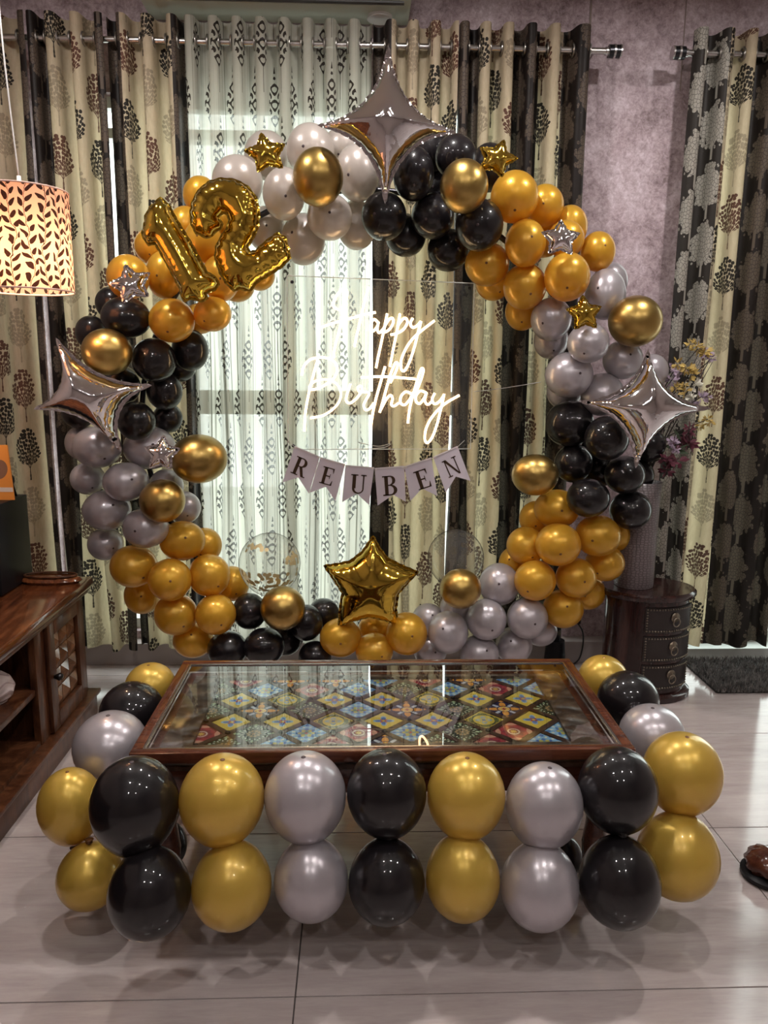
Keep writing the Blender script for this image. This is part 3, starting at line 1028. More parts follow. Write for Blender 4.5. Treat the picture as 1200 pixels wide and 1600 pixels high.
# ------------------------------------------------------------------ drum chest on the right
chest = thing('drum_chest', 'dark burgundy oval drum chest with three studded drawers', 'chest', (1.222, 3.07, 0))
RX, RY = 0.172, 0.135
MB().lathe([(1.13, 0.0), (1.16, 0.006), (1.16, 0.024), (1.06, 0.034)], 48, (0, 0, 0), RX, RY).build('base', M['chest_wood'], chest, auto=35)
MB().lathe([(1.0, 0.030), (1.0, 0.425)], 48, (0, 0, 0), RX, RY).build('body', M['chest_wood'], chest, auto=35)
MB().lathe([(1.02, 0.425), (1.12, 0.432), (1.15, 0.440), (1.15, 0.452), (1.10, 0.460), (0.0, 0.460)], 48, (0, 0, 0), RX, RY).build('top', M['chest_wood'], chest, auto=35)
DA0, DA1 = R(-108), R(-28)
for i in range(3):
    z0 = 0.055 + i * 0.122
    z1 = z0 + 0.110
    d = MB()
    d.lathe([(1.0, z0), (1.055, z0 + 0.003), (1.055, z1 - 0.003), (1.0, z1)], 16, (0, 0, 0), RX, RY, DA0, DA1)
    dd = d.build('drawer', M['chest_leather'], chest, auto=35)
    studs = MB()
    def stud(a, z):
        studs.lathe([(0.0, 0.004), (0.003, 0.003), (0.0042, 0.0)], 6)
        c0 = len(studs.v) - 18
        ca_, sa_ = math.cos(a), math.sin(a)
        nrm = Vector((ca_ / RX, sa_ / RY, 0)).normalized()
        tx = Vector((-nrm.y, nrm.x, 0))
        base = Vector((1.055 * RX * ca_, 1.055 * RY * sa_, z))
        for q in range(c0, len(studs.v)):
            v = studs.v[q]
            studs.v[q] = tuple(base + tx * v[0] + Vector((0, 0, 1)) * v[1] + nrm * v[2])
    NS = 20
    for k in range(NS + 1):
        a = DA0 + 0.05 + (DA1 - DA0 - 0.10) * k / NS
        stud(a, z0 + 0.010)
        stud(a, z1 - 0.010)
    for k in range(1, 8):
        for a in (DA0 + 0.05, DA1 - 0.05):
            stud(a, z0 + 0.010 + (z1 - z0 - 0.020) * k / 8)
    so = studs.build('stud', M['stud'], dd, True)
    tag(so, kind='stuff')
    a = (DA0 + DA1) / 2
    nrm = Vector((math.cos(a) / RX, math.sin(a) / RY, 0)).normalized()
    pc = Vector((1.055 * RX * math.cos(a), 1.055 * RY * math.sin(a), (z0 + z1) / 2 + 0.012)) + nrm * 0.002
    rot = nrm.to_track_quat('Z', 'Y').to_matrix().to_4x4()
    MB().lathe([(0.0, 0.008), (0.006, 0.008), (0.010, 0.004), (0.020, 0.003), (0.021, 0.0)], 20).build('pull_rosette', M['stud'], dd, True).matrix_local = Matrix.Translation(pc) @ rot
    MB().tube([(math.cos(2 * PI * k / 20) * 0.016, math.sin(2 * PI * k / 20) * 0.018, 0) for k in range(20)], 0.0026, 6, closed=True).build('pull_ring', M['stud'], dd, True).matrix_local = Matrix.Translation(pc + nrm * 0.010 + Vector((0, 0, -0.018))) @ rot

# vase and flowers
VP = Vector((1.165, 3.085, 0.461))
vase = thing('floor_vase', 'tall grey cylindrical vase with crocodile-skin texture on drum chest', 'vase', VP)
me = bpy.data.meshes.new('vase_body')
vs, fs, uvs = [], [], []
prof = [(0.078, 0.0), (0.080, 0.01), (0.080, 0.12), (0.081, 0.24), (0.083, 0.36), (0.086, 0.44), (0.078, 0.44), (0.070, 0.30)]
n = 40
for k, (r_, z) in enumerate(prof):
    for j in range(n + 1):
        q = 2 * PI * j / n
        vs.append((r_ * math.cos(q), r_ * math.sin(q), z))
        uvs.append((r_ * q, z))
for k in range(len(prof) - 1):
    for j in range(n):
        a = k * (n + 1) + j
        fs.append((a, a + 1, a + n + 2, a + n + 1))
me.from_pydata(vs, [], fs)
me.materials.append(M['croc'])
ul = me.uv_layers.new(name='UVMap')
for l in me.loops:
    ul.data[l.index].uv = uvs[l.vertex_index]
me.polygons.foreach_set('use_smooth', [True] * len(fs))
link('vase_body', me, vase)
MB().lathe([(0.0, 0.0), (0.078, 0.0), (0.078, 0.012), (0.0, 0.012)], 30).build('vase_base', M['black_plastic'], vase)


def flower(label, px, py, Y, size, petal, n=42, seed=0, leafy=False):
    rnd = random.Random(seed)
    tip = at(px, py, Y)
    root = VP + Vector((rnd.uniform(-.03, .03), rnd.uniform(-.03, .03), 0.38))
    f = thing('artificial_flower', label, 'flower', root, 'artificial flowers in the crocodile-skin vase')
    d = tip - root
    mid = d * 0.55 + Vector((-d.x * 0.25, 0, 0.04))
    MB().tube(spline([(0, 0, 0), mid, d], 8), 0.0022, 5).build('stem', M['stem'], f, True)
    heads = [d] + [d + Vector((rnd.uniform(-1, 1) * size * 1.2, rnd.uniform(-.5, .5) * size, rnd.uniform(-1, 0.6) * size * 1.2)) for _ in range(3)]
    for h in heads:
        mb = MB()
        hs = size * rnd.uniform(0.55, 0.85)
        for k in range(n // 3):
            a = Vector((rnd.gauss(0, 1), rnd.gauss(0, 1), rnd.gauss(0, 1))).normalized()
            b = a.orthogonal().normalized()
            c = a.cross(b)
            w_ = hs * 0.42
            c0 = h + a * hs * 0.15
            i = len(mb.v)
            mb.v += [tuple(c0), tuple(c0 + a * hs * 0.6 + b * w_ * 0.6 + c * w_ * .15), tuple(c0 + a * hs + c * w_ * .3), tuple(c0 + a * hs * 0.6 - b * w_ * 0.6 + c * w_ * .15)]
            mb.f.append((i, i + 1, i + 2, i + 3))
        mb.build('blossom', M[petal], f, True)
    if leafy:
        mb = MB()
        for k in range(6):
            t = rnd.uniform(0.4, 0.9)
            q = d * t
            a = Vector((rnd.uniform(-1, 1), rnd.uniform(-1, 0.2), rnd.uniform(-.2, 1))).normalized()
            b = a.orthogonal().normalized()
            i = len(mb.v)
            mb.v += [tuple(q), tuple(q + a * .03 + b * .012), tuple(q + a * .065), tuple(q + a * .03 - b * .012)]
            mb.f.append((i, i + 1, i + 2, i + 3))
        mb.build('leaf_spray', M['green_leaf'], f)
    return f


flower('ochre yellow artificial blossom, topmost above the right silver star', 1090, 545, 3.06, 0.042, 'ochre_petal', seed=1)
flower('ochre yellow artificial blossom just below the topmost ochre one', 1072, 575, 3.02, 0.040, 'ochre_petal', seed=2)
flower('mauve artificial blossom beside the topmost ochre blossom', 1112, 560, 3.08, 0.030, 'mauve_petal', seed=3)
flower('mauve artificial blossom close to the upper tip of silver star', 1052, 580, 3.05, 0.034, 'mauve_petal', seed=4)
flower('ochre yellow artificial blossom low on the left of the bouquet', 1055, 607, 3.0, 0.034, 'ochre_petal', seed=5)
flower('ivory artificial blossom in the middle of the bouquet', 1080, 604, 3.04, 0.038, 'ivory_petal', seed=6)
flower('mauve artificial blossom beside the ivory blossom', 1098, 618, 3.08, 0.034, 'mauve_petal', seed=7)
flower('ochre yellow artificial blossom at the right tip of silver star', 1106, 655, 3.06, 0.030, 'ochre_petal', seed=8)
flower('dark maroon artificial blossom below right silver star', 1078, 672, 3.03, 0.050, 'maroon_petal', seed=9, leafy=True)
flower('mauve artificial blossom hanging between the two maroon blossoms', 1050, 692, 3.0, 0.030, 'mauve_petal', seed=10)
flower('dark maroon artificial blossom, lowest of the bouquet', 1040, 716, 2.99, 0.048, 'maroon_petal', seed=11)
for k, (px, py) in enumerate([(1090, 556), (1110, 560), (1082, 580)]):
    root = VP + Vector((0.02 * k - 0.02, 0.02, 0.40))
    d = at(px, py, 3.03) - root
    tw = thing('dry_twig', ['straight dark dry twig, leftmost in the bouquet', 'straight dark dry twig leaning farthest right in the bouquet', 'short straight dark dry twig in the bouquet'][k], 'twig', root, 'dark twigs in the bouquet')
    MB().tube([(0, 0, 0), d * 0.5, d], [0.003, 0.0026, 0.0018], 6).build('twig_stem', M['stem'], tw, True)
    MB().tube([d * 0.72, d * 0.80 + Vector((0.03, 0, 0.03)), d * 0.86 + Vector((0.045, 0, 0.06))], [0.0018, 0.0015, 0.001], 5).build('side_shoot', M['stem'], tw, True)

# wall socket, plug and flex
sk = thing('wall_socket', 'grey wall socket plate low beside the drum chest', 'socket', (1.02, Y1 - 0.075, 0.22))
MB().box(-0.045, 0.045, 0.06, 0.075, -0.045, 0.045, 0.004).build('plate', M['socket'], sk, auto=35)
for x in (-0.012, 0.012):
    MB().lathe([(0.004, 0), (0.004, 0.003)], 8).build('pin_hole', M['black_plastic'], sk).matrix_local = Matrix.Translation((x, 0.060, 0.020)) @ Matrix.Rotation(R(90), 4, 'X')
pl = thing('power_plug', 'black plug with a long flex in the wall socket', 'plug', (1.03, Y1 - 0.03, 0.20))
MB().box(-0.016, 0.016, -0.03, 0.0, -0.018, 0.012, 0.006).build('plug_body', M['cord_black'], pl, auto=35)
MB().tube(spline([(0.0, -0.03, -0.01), (0.022, -0.045, -0.05), (0.024, -0.05, -0.12), (0.0, -0.06, -0.185), (-0.08, -0.10, -0.192), (-0.11, -0.06, -0.12), (-0.085, -0.02, -0.02)], 8), 0.0036, 6).build('flex', M['cord_black'], pl, True)

# rug
rg = thing('shaggy_rug', 'dark grey shaggy rug on the floor at the right door', 'rug', (1.53, 3.0, 0))
MB().box(0.0, 0.9, 0.02, 0.38, 0.001, 0.012, 0.005).build('backing', M['rug_dark'], rg)
rnd = random.Random(4)
mb = MB()
for k in range(9000):
    x, y = rnd.uniform(0.0, 0.9), rnd.uniform(0.01, 0.385)
    h = rnd.uniform(0.014, 0.028)
    a = rnd.uniform(0, 2 * PI)
    dx, dy = math.cos(a) * 0.0035, math.sin(a) * 0.0035
    lx_, ly_ = rnd.uniform(-.012, .012), rnd.uniform(-.012, .012)
    i = len(mb.v)
    mb.v += [(x - dx, y - dy, 0.008), (x + dx, y + dy, 0.008), (x + lx_, y + ly_, 0.008 + h)]
    mb.f.append((i, i + 1, i + 2))
tag(mb.build('pile', M['rug'], rg), kind='stuff')

# carved furniture foot at the right edge
ft = thing('carved_chair_foot', 'carved dark brown furniture foot on a black glide, right edge', 'furniture foot', (1.118, 1.83, 0))
ft.scale = (1.25, 1.25, 1.15)
MB().lathe([(0.0, 0.0), (0.052, 0.0), (0.058, 0.006), (0.058, 0.014), (0.050, 0.020), (0.0, 0.020)], 30).build('glide', M['black_plastic'], ft, auto=40)
me_ = MB()
me_.lathe([(0.044, 0.020), (0.050, 0.032), (0.047, 0.048), (0.036, 0.060), (0.020, 0.067), (0.0, 0.069)], 40)
for i, v in enumerate(me_.v):
    q = math.atan2(v[1], v[0])
    k = 1 + 0.10 * math.sin(q * 7 + v[2] * 120)
    me_.v[i] = (v[0] * k, v[1] * k, v[2])
me_.build('carved_ball', M['table_wood'], ft, True)
MB().tube([(0.02, 0.0, 0.055), (0.06, 0.01, 0.10), (0.10, 0.02, 0.20), (0.11, 0.02, 0.36)], [0.022, 0.024, 0.022, 0.026], 12).build('leg', M['table_wood'], ft, True)

# ------------------------------------------------------------------ coffee table
TX0, TX1, TY0, TY1, TZ = -0.535, 0.675, 1.695, 2.285, 0.45
TCX, TCY = (TX0 + TX1) / 2, (TY0 + TY1) / 2
tb = thing('coffee_table', 'dark wooden coffee table with glass over a diamond mosaic of tiles', 'table', (TCX, TCY, 0))
hx, hy = (TX1 - TX0) / 2, (TY1 - TY0) / 2
fwid = 0.026
for nm, bx in (('frame_rail', (-hx, hx, -hy, -hy + fwid)), ('frame_rail', (-hx, hx, hy - fwid, hy)), ('frame_rail', (-hx, -hx + fwid, -hy + fwid, hy - fwid)), ('frame_rail', (hx - fwid, hx, -hy + fwid, hy - fwid))):
    MB().box(bx[0], bx[1], bx[2], bx[3], TZ - 0.028, TZ, 0.004).build(nm, M['table_wood'], tb, auto=35)
for bx in ((-hx + .03, hx - .03, -hy + .03, -hy + .05), (-hx + .03, hx - .03, hy - .05, hy - .03), (-hx + .03, -hx + .05, -hy + .05, hy - .05), (hx - .05, hx - .03, -hy + .05, hy - .05)):
    MB().box(bx[0], bx[1], bx[2], bx[3], TZ - 0.125, TZ - 0.028, 0.003).build('apron', M['table_wood'], tb, auto=35)
leg_me = MB().lathe([(0.022, 0.0), (0.028, 0.012), (0.020, 0.03), (0.026, 0.09), (0.032, 0.16), (0.024, 0.23), (0.032, 0.25), (0.032, 0.325)], 20).mesh('leg', M['table_wood'], True)
for sx in (-1, 1):
    for sy in (-1, 1):
        link('leg', leg_me, tb, (sx * (hx - 0.065), sy * (hy - 0.065), 0))
MB().box(-hx + fwid, hx - fwid, -hy + fwid, hy - fwid, TZ - 0.060, TZ - 0.046).build('bed_board', M['table_dark'], tb)
ih, iv = hx - fwid, hy - fwid
MX, MY = 0.478, 0.212
OY = 2.007 - TCY
for bx in ((-ih, ih, -iv, OY - MY), (-ih, ih, OY + MY, iv), (-ih, -MX, OY - MY, OY + MY), (MX, ih, OY - MY, OY + MY)):
    MB().box(bx[0], bx[1], bx[2], bx[3], TZ - 0.046, TZ - 0.030, 0.002).build('carved_border', M['carved_border'], tb, auto=35)
gl = MB().box(-ih, ih, -iv, iv, TZ - 0.012, TZ - 0.005).build('glass_top', M['glass_top'], tb)
for bx in ((-ih, ih, -iv, -iv + 0.005), (-ih, ih, iv - 0.005, iv), (-ih, -ih + 0.005, -iv + .005, iv - .005), (ih - 0.005, ih, -iv + .005, iv - .005)):
    MB().box(bx[0], bx[1], bx[2], bx[3], TZ - 0.006, TZ - 0.0015).build('glass_bead', M['steel'], tb)
# mosaic
def clip(poly, x0, x1, y0, y1):
    for ax, lim, sg in ((0, x0, 1), (0, x1, -1), (1, y0, 1), (1, y1, -1)):
        out = []
        for i in range(len(poly)):
            a, b = poly[i], poly[(i + 1) % len(poly)]
            ia, ib = (a[ax] - lim) * sg >= -1e-9, (b[ax] - lim) * sg >= -1e-9
            if ia:
                out.append(a)
            if ia != ib:
                t = (lim - a[ax]) / (b[ax] - a[ax])
                out.append((a[0] + (b[0] - a[0]) * t, a[1] + (b[1] - a[1]) * t))
        poly = out
        if not poly:
            return poly
    return poly

PITCH_T = 0.136
pat = {-3: 'edcfedfc', -2: 'fdcfcdfc', -1: 'aaabaaba', 0: 'dedceded', 1: 'aabaabaa', 2: 'dcfcdcfc', 3: 'cfeecfec'}
tile_cache = {}
stud_me = MB().lathe([(0.0, 0.006), (0.005, 0.005), (0.008, 0.0)], 10).mesh('corner_stud', M['black_plastic'], True)
TZT = TZ - 0.046
for rr_ in range(-3, 4):
    cyy = OY + rr_ * PITCH_T / 2
    half = (rr_ % 2 == 0)
    for cc in range(-4, 5):
        cxx = 0.075 - TCX + cc * PITCH_T + (0.0 if not half else PITCH_T / 2)
        if abs(cxx) > MX + 0.05:
            continue
        hd = 0.056
        poly = clip([(cxx - hd, cyy), (cxx, cyy - hd), (cxx + hd, cyy), (cxx, cyy + hd)], -MX, MX, OY - MY, OY + MY)
        if len(poly) < 3:
            continue
        loc = [(round(p[0] - cxx, 4), round(p[1] - cyy, 4)) for p in poly]
        kd = pat[rr_][(cc + 4) % 8]
        key = (tuple(loc), kd)
        if key not in tile_cache:
            mb = MB()
            mb.poly([(p[0], p[1], 0.0) for p in loc], (0, 0, 0.006))
            me = mb.mesh('mosaic_tile', GL[kd])
            bm = bmesh.new(); bm.from_mesh(me); bmesh.ops.recalc_face_normals(bm, faces=bm.faces[:]); bm.to_mesh(me); bm.free()
            tile_cache[key] = me
        link('mosaic_tile', tile_cache[key], tb, (cxx, cyy, TZT))
        if abs(cxx + PITCH_T / 2) < MX:
            link('corner_stud', stud_me, tb, (cxx - PITCH_T / 2, cyy, TZT + 0.009))
# lattice strips between tiles
for sgn in (1, -1):
    for k in range(-7, 8):
        x_ = 0.075 - TCX + PITCH_T / 2 * 0 + k * PITCH_T + 0.0
        c0 = x_
        L = 0.6
        w_ = 0.0078
        for off in (0.0,):
            dxy = Vector((1, sgn)).normalized()
            nn = Vector((-dxy.y, dxy.x))
            base = Vector((c0, OY))
            pts = [base + dxy * L + nn * w_, base - dxy * L + nn * w_, base - dxy * L - nn * w_, base + dxy * L - nn * w_]
            poly = clip([(p.x, p.y) for p in pts], -MX, MX, OY - MY, OY + MY)
            if len(poly) >= 3:
                mb = MB()
                mb.poly([(p[0], p[1], TZT) for p in poly], (0, 0, 0.0085 if sgn > 0 else 0.0080))
                me = mb.mesh('lattice_strip', M['table_dark'])
                bm = bmesh.new(); bm.from_mesh(me); bmesh.ops.recalc_face_normals(bm, faces=bm.faces[:]); bm.to_mesh(me); bm.free()
                link('lattice_strip', me, tb)


# ------------------------------------------------------------------ arch ring
RC = Vector((0.04, 3.03, 1.13))
RR = 0.87
arch = thing('ring_stand', 'round metal ring stand carrying the balloon garland, mostly hidden', 'stand', (RC.x, RC.y, 0))
MB().tube([(RR * math.cos(2 * PI * k / 72), 0, RC.z + RR * math.sin(2 * PI * k / 72)) for k in range(72)], 0.011, 8, closed=True).build('ring', M['dark_steel'], arch, True)
MB().box(-0.30, 0.30, -0.13, 0.13, 0.0, 0.012, 0.003).build('base_plate', M['dark_steel'], arch)
MB().tube([(0, 0, 0.01), (0, 0, RC.z - RR)], 0.014, 10).build('post', M['dark_steel'], arch, True)
fp = at(868, 1000, 3.22)
foot = thing('stand_foot', 'black cylindrical weight behind the lower right balloons', 'weight', (fp.x, 3.22, 0))
MB().lathe([(0.0, 0.0), (0.045, 0.0), (0.05, 0.01), (0.046, 0.09), (0.04, 0.17), (0.0, 0.17)], 24).build('weight_body', M['black_plastic'], foot, auto=40)
MB().lathe([(0.02, 0.17), (0.02, 0.19), (0.0, 0.195)], 16).build('weight_cap', M['black_plastic'], foot, auto=40)

# ------------------------------------------------------------------ latex balloons
def balloon_profile():
    pr = []
    for k in range(19):
        t = PI * k / 18
        z, r_ = math.cos(t), math.sin(t)
        if z < 0:
            z2 = z * 1.10
            r_ = r_ * (1 - 0.10 * z * z) + 0.0
        else:
            z2 = z
        pr.append((max(r_, 0.0), z2))
    pr[-1] = (0.05, -1.11)
    return pr

BP = balloon_profile()
BM, TIPM, KNOTM = {}, {}, {}
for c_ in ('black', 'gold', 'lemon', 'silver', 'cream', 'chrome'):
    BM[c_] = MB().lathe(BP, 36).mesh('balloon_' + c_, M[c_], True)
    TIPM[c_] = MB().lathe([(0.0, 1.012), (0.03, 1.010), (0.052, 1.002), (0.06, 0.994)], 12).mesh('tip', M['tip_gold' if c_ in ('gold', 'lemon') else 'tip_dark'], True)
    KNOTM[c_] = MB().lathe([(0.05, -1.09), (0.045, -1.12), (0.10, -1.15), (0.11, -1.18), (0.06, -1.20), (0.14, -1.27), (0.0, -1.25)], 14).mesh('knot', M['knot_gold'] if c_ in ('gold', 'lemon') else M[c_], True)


def put_balloon(p, rx, ry, rz, zaxis, colr, label, group, tip=True, knot=True):
    z = Vector(zaxis).normalized()
    upv = Vector((0, 0, 1)) if abs(z.z) < 0.92 else Vector((0, 1, 0))
    y = (upv - z * upv.dot(z)).normalized()
    x = y.cross(z)
    o = link('balloon', BM[colr])
    m = Matrix((x, y, z)).transposed().to_4x4()
    o.matrix_world = Matrix.Translation(p) @ m @ Matrix.Diagonal((rx, ry, rz, 1))
    tag(o, label, 'balloon', group)
    if tip:
        link('tip', TIPM[colr], o)
    if knot:
        link('knot', KNOTM[colr], o)
    return o


ORD = ['highest', 'second highest', 'third highest', 'fourth highest', 'fifth highest', 'sixth highest', 'seventh highest', 'eighth highest', 'ninth highest', 'tenth highest', 'eleventh highest', 'twelfth highest', 'thirteenth highest', 'fourteenth highest']
CL = {
 ('cream', 'cream pearl', 'cream cluster at the top of the arch'): [
  (416,243,35,37,2),(485,235,38,40,1),(371,285,40,41,1),(444,303,34,40,.5),(558,271,34,43,1),(515,339,36,36,.5),(474,374,34,40,1.5),(557,352,31,38,2),(416,358,31,35,1.7),(538,230,32,32,2.6)],
 ('black', 'black', 'black cluster at the top of the arch'): [
  (600,338,36,37.5,.5),(646,272,33,42,.6),(712,245,33,34,1),(676,338,34,35,.8),(749,352,38,40,.3),(634,368,32,33,2),(700,391,33,33,1.8),(764,262,30,37,2),(675,235,30,32,2),(690,295,33,33,2)],
 ('gold', 'pearl gold', 'gold cluster at the upper right of the arch'): [
  (804,308,38,40,.5),(851,321,30,32,1.5),(890,355,28,34,1.6),(884,374,29,29,1),(934,393,27,31,1.5),(821,380,32,37,.3),(886,433,36,38,.3),(761,413,35,34,1),(820,448,34,36,.6),(771,440,28,30,2),(816,487,27,30,2),(850,372,30,30,1.8)],
 ('silver', 'pearl silver', 'silver cluster at the upper right of the arch'): [
  (946,460,31,40,1),(953,440,27,30,2),(861,499,32,34,.7),(861,532,27,30,2),(919,536,33,31,.5),(973,562,31,31,.8),(889,586,38,36,.5),(941,617,34,34,.5),(1019,580,25,27,1.5),(882,612,28,28,2)],
 ('black', 'black', 'black cluster on the right side of the arch'): [
  (890,662,38,37,.5),(948,685,35,35,.3),(896,724,30,31,.8),(976,742,32,30,.4),(919,778,34,31,.2),(985,797,33,31,.7),(1014,696,26,27,1.5),(997,743,25,25,1.7),(935,732,30,30,1.8)],
 ('gold', 'pearl gold', 'gold cluster at the lower right of the arch'): [
  (870,795,36,31,.8),(838,810,27,28,1.7),(822,853,31,30,.9),(872,851,36,34,0),(934,837,36,33,.4),(963,835,24,27,1.7),(945,880,31,28,1),(836,907,33,32,.2),(900,903,32,32,.4),(880,951,32,31,.7),(803,880,24,27,1.7),(918,925,28,28,1.8)],
 ('silver', 'pearl silver', 'silver cluster at the bottom right of the arch'): [
  (780,913,32,34,.8),(760,968,32,33,.3),(824,966,32.5,33,.3),(700,988,32,34,.2),(749,1022,31,31,.4),(803,1008,29,30,.8),(669,968,26,26,1.5),(845,986,26,24,1.3),(715,950,28,28,1.3),(672,1015,27,27,1.4)],
 ('gold', 'pearl gold', 'gold cluster below the big gold star'): [
  (532,996,33,31,.4),(585,1017,30,29,.2),(635,990,33,34,.2),(586,984,27,27,1.2)],
 ('black', 'black', 'black cluster at the bottom left of the arch'): [
  (506,958,25,24,1.3),(478,973,27,29,.8),(492,1027,26,26,.4),(413,1010,33,30,.4),(390,955,27,29,.7),(355,1015,32,29,.4),(445,995,30,30,1.2)],
 ('gold', 'pearl gold', 'gold cluster at the lower left of the arch'): [
  (285,845,36,31.5,.5),(320,852,27,28,1.6),(209,885,37,33,.5),(265.5,906,34,34,.2),(327,899,33,34,.4),(363,912,27,28,1.6),(222,930,28,30,1.5),(275,960,34,33,.5),(337,960,32,32.5,.3),(302,1000,32,28,.9)],
 ('silver', 'pearl silver', 'silver cluster on the left side of the arch'): [
  (152,699,38,32,.5),(130,692,28,28,1.6),(137,748,27,25,1.3),(197,753,36,31,.3),(167,797,38,32,.5),(234,700,41,34,1.1),(260,760,27,28,1.4),(227.5,825,36,32,.4),(165,850,28,26,1.3),(287,793,27,26,1.6)],
 ('black', 'black', 'black cluster on the left side of the arch'): [
  (174,474,25,26,1.6),(197,496,39,32,.5),(143,520,25,27,1.1),(240.5,563,34.5,35,.3),(297,547,29,33,.9),(257,611,28,31,.9),(213,658,30,31,.3),(262,653,23,24,1.3),(280,572,26,25,1.9),(122,645,26,25,1.3),(186,602,33,33,1.1)],
 ('gold', 'pearl gold', 'gold cluster at the upper left of the arch'): [
  (200,433,33,35,.6),(237,385,27,28,1.3),(258,430,30,37,.7),(313,305,27,29,1.6),(290,355,28,32,1.2),(318,378,32,34,1.1),(345,435,30,36,.8),(268.5,501,36,34,.2),(332,491,30,27,.7),(405,430,25,24,1.6),(370,447,28,25,1.5),(312,498,26,24,1.9),(352,345,32,32,1.5)],
}
CHROME = [
 (497,277,40,44.5,-.1,'chrome gold balloon in front of the cream balloons'),
 (725,291,38,41,-.1,'chrome gold balloon in front of the top black balloons'),
 (992.5,502,42,40,-.1,'large chrome gold balloon above the right silver star'),
 (836,742,37,33,.2,'chrome gold balloon left of the right-side black balloons'),
 (719.5,920,33,32,-.1,'chrome gold balloon below the plain clear balloon'),
 (442,950,35.5,35,-.1,'chrome gold balloon beside the confetti balloon'),
 (311,717,45,39,.3,'largest chrome gold balloon, jutting right from the left silver balloons'),
 (253.5,783,36,34,-.1,'chrome gold balloon low on the left silver cluster'),
 (167,550,39,36.5,-.1,'chrome gold balloon above the left silver star'),
]
items = []
for (c_, cn, where), lst in CL.items():
    order = sorted(range(len(lst)), key=lambda i: (lst[i][1], lst[i][0]))
    rank = {i: k for k, i in enumerate(order)}
    for i, (px, py, rx, ry, ly) in enumerate(lst):
        items.append([px, py, rx, ry, ly, c_, '%s balloon, %s in the %s' % (cn, ORD[rank[i]], where), 'balloons of the ' + where])
for (px, py, rx, ry, ly, lab) in CHROME:
    items.append([px, py, rx, ry, ly, 'chrome', lab, 'chrome gold accent balloons'])
# settle depths so that neighbours touch instead of passing through each other
NB = len(items)
dirs = [ray(i[0], i[1]) for i in items]
Ys = [2.87 + 0.118 * i[4] for i in items]
for it in range(60):
    for a in range(NB):
        pa = CAM + dirs[a] * (Ys[a] / dirs[a].y)
        ra = (items[a][2] + items[a][3]) / 2 / F_PX * Ys[a]
        for b in range(a + 1, NB):
            if abs(items[a][0] - items[b][0]) > 85 or abs(items[a][1] - items[b][1]) > 85:
                continue
            pb = CAM + dirs[b] * (Ys[b] / dirs[b].y)
            rb = (items[b][2] + items[b][3]) / 2 / F_PX * Ys[b]
            dd = (pa - pb).length
            need = 0.95 * (ra + rb)
            if dd < need:
                s_ = (need - dd) * 0.35
                if items[a][4] <= items[b][4]:
                    Ys[a] -= s_ * 0.5; Ys[b] += s_ * 0.5
                else:
                    Ys[a] += s_ * 0.5; Ys[b] -= s_ * 0.5
    Ys = [min(max(y, 2.72), 3.14) for y in Ys]
rnd = random.Random(77)
for it, Y in zip(items, Ys):
    px, py, rx, ry, ly, c_, lab, grp = it
    p = at(px, py, Y)
    dep = (p - CAM).dot(fwd)
    ax_ = (CAM - p).normalized()
    ax_ = ax_ + Vector((rnd.uniform(-.55, .55), 0, rnd.uniform(-.75, .35)))
    r_x, r_y = rx / F_PX * dep * 0.985, ry / F_PX * dep * 0.985
    put_balloon(p, r_x, r_y, (r_x + r_y) / 2, ax_, c_, lab, grp, tip=(c_ != 'chrome'))

# ------------------------------------------------------------------ balloons around the table
FRONT = [  # px, py, rx, ry, Y, colour, knot side, label
 (110,1261,49,63,1.74,'gold',-1,'pearl gold balloon, upper of the pair at the table left front corner'),
 (210.5,1261,68,80,1.56,'black',-1,'black balloon, upper of the leftmost pair at the table front'),
 (347,1251,66,73,1.58,'gold',-1,'pearl gold balloon, upper of the second front pair from left'),
 (477,1247,64,73,1.59,'silver',-1,'pearl silver balloon, upper of the third front pair from left'),
 (604,1241,62.5,71,1.60,'black',-1,'black balloon, upper of the middle pair at the table front'),
 (728,1245,61,69,1.60,'gold',-1,'pearl gold balloon, upper of the pair right of the middle black pair'),
 (850,1260,60,69,1.59,'silver',-1,'pearl silver balloon, upper of the front pair third from right'),
 (965,1236,61.5,69,1.60,'black',-1,'black balloon, upper of the rightmost black pair at table front'),
 (1066,1210,60,66,1.72,'gold',-1,'pearl gold balloon, upper of the pair at the table right corner'),
 (140,1368,50,51,1.68,'gold',1,'pearl gold balloon, lower of the pair at the table left front corner'),
 (233,1394,64,71,1.50,'black',1,'black balloon, lower of the leftmost pair at the table front'),
 (362,1382,62,68,1.53,'gold',1,'pearl gold balloon, lower of the second front pair from left'),
 (486,1373,58,64,1.55,'silver',1,'pearl silver balloon, lower of the third front pair from left'),
 (604,1376,60,66,1.55,'black',1,'black balloon, lower of the middle pair at the table front'),
 (723,1370,58,68,1.55,'gold',1,'pearl gold balloon, lower of the pair right of the middle black pair'),
 (843,1383,61,68,1.54,'silver',1,'pearl silver balloon, lower of the front pair third from right'),
 (968,1377,63,71,1.54,'black',1,'black balloon, lower of the rightmost black pair at table front'),
 (1059,1336,62.5,67,1.66,'gold',1,'pearl gold balloon, lower of the pair at the table right corner'),
 (173,1168,57,56,1.90,'silver',-1,'pearl silver balloon at the left side of the table'),
 (206,1113,49,47,2.06,'black',-1,'black balloon at the left side of the table'),
 (235,1074,39,38,2.21,'gold',-1,'pearl gold balloon at the far left corner of the table'),
 (942,1062,38,38,2.21,'gold',-1,'pearl gold balloon at the far right corner of the table'),
 (981,1096,47,47,2.08,'black',-1,'black balloon at the right side of the table'),
 (1018,1151,50,50,1.91,'silver',-1,'pearl silver balloon at the right side of the table'),
 (886,1338,24,32,1.86,'black',1,'black balloon under the table behind the right silver pair'),
 (270,1318,22,34,1.86,'black',1,'black balloon under the table behind the leftmost black pair'),
]
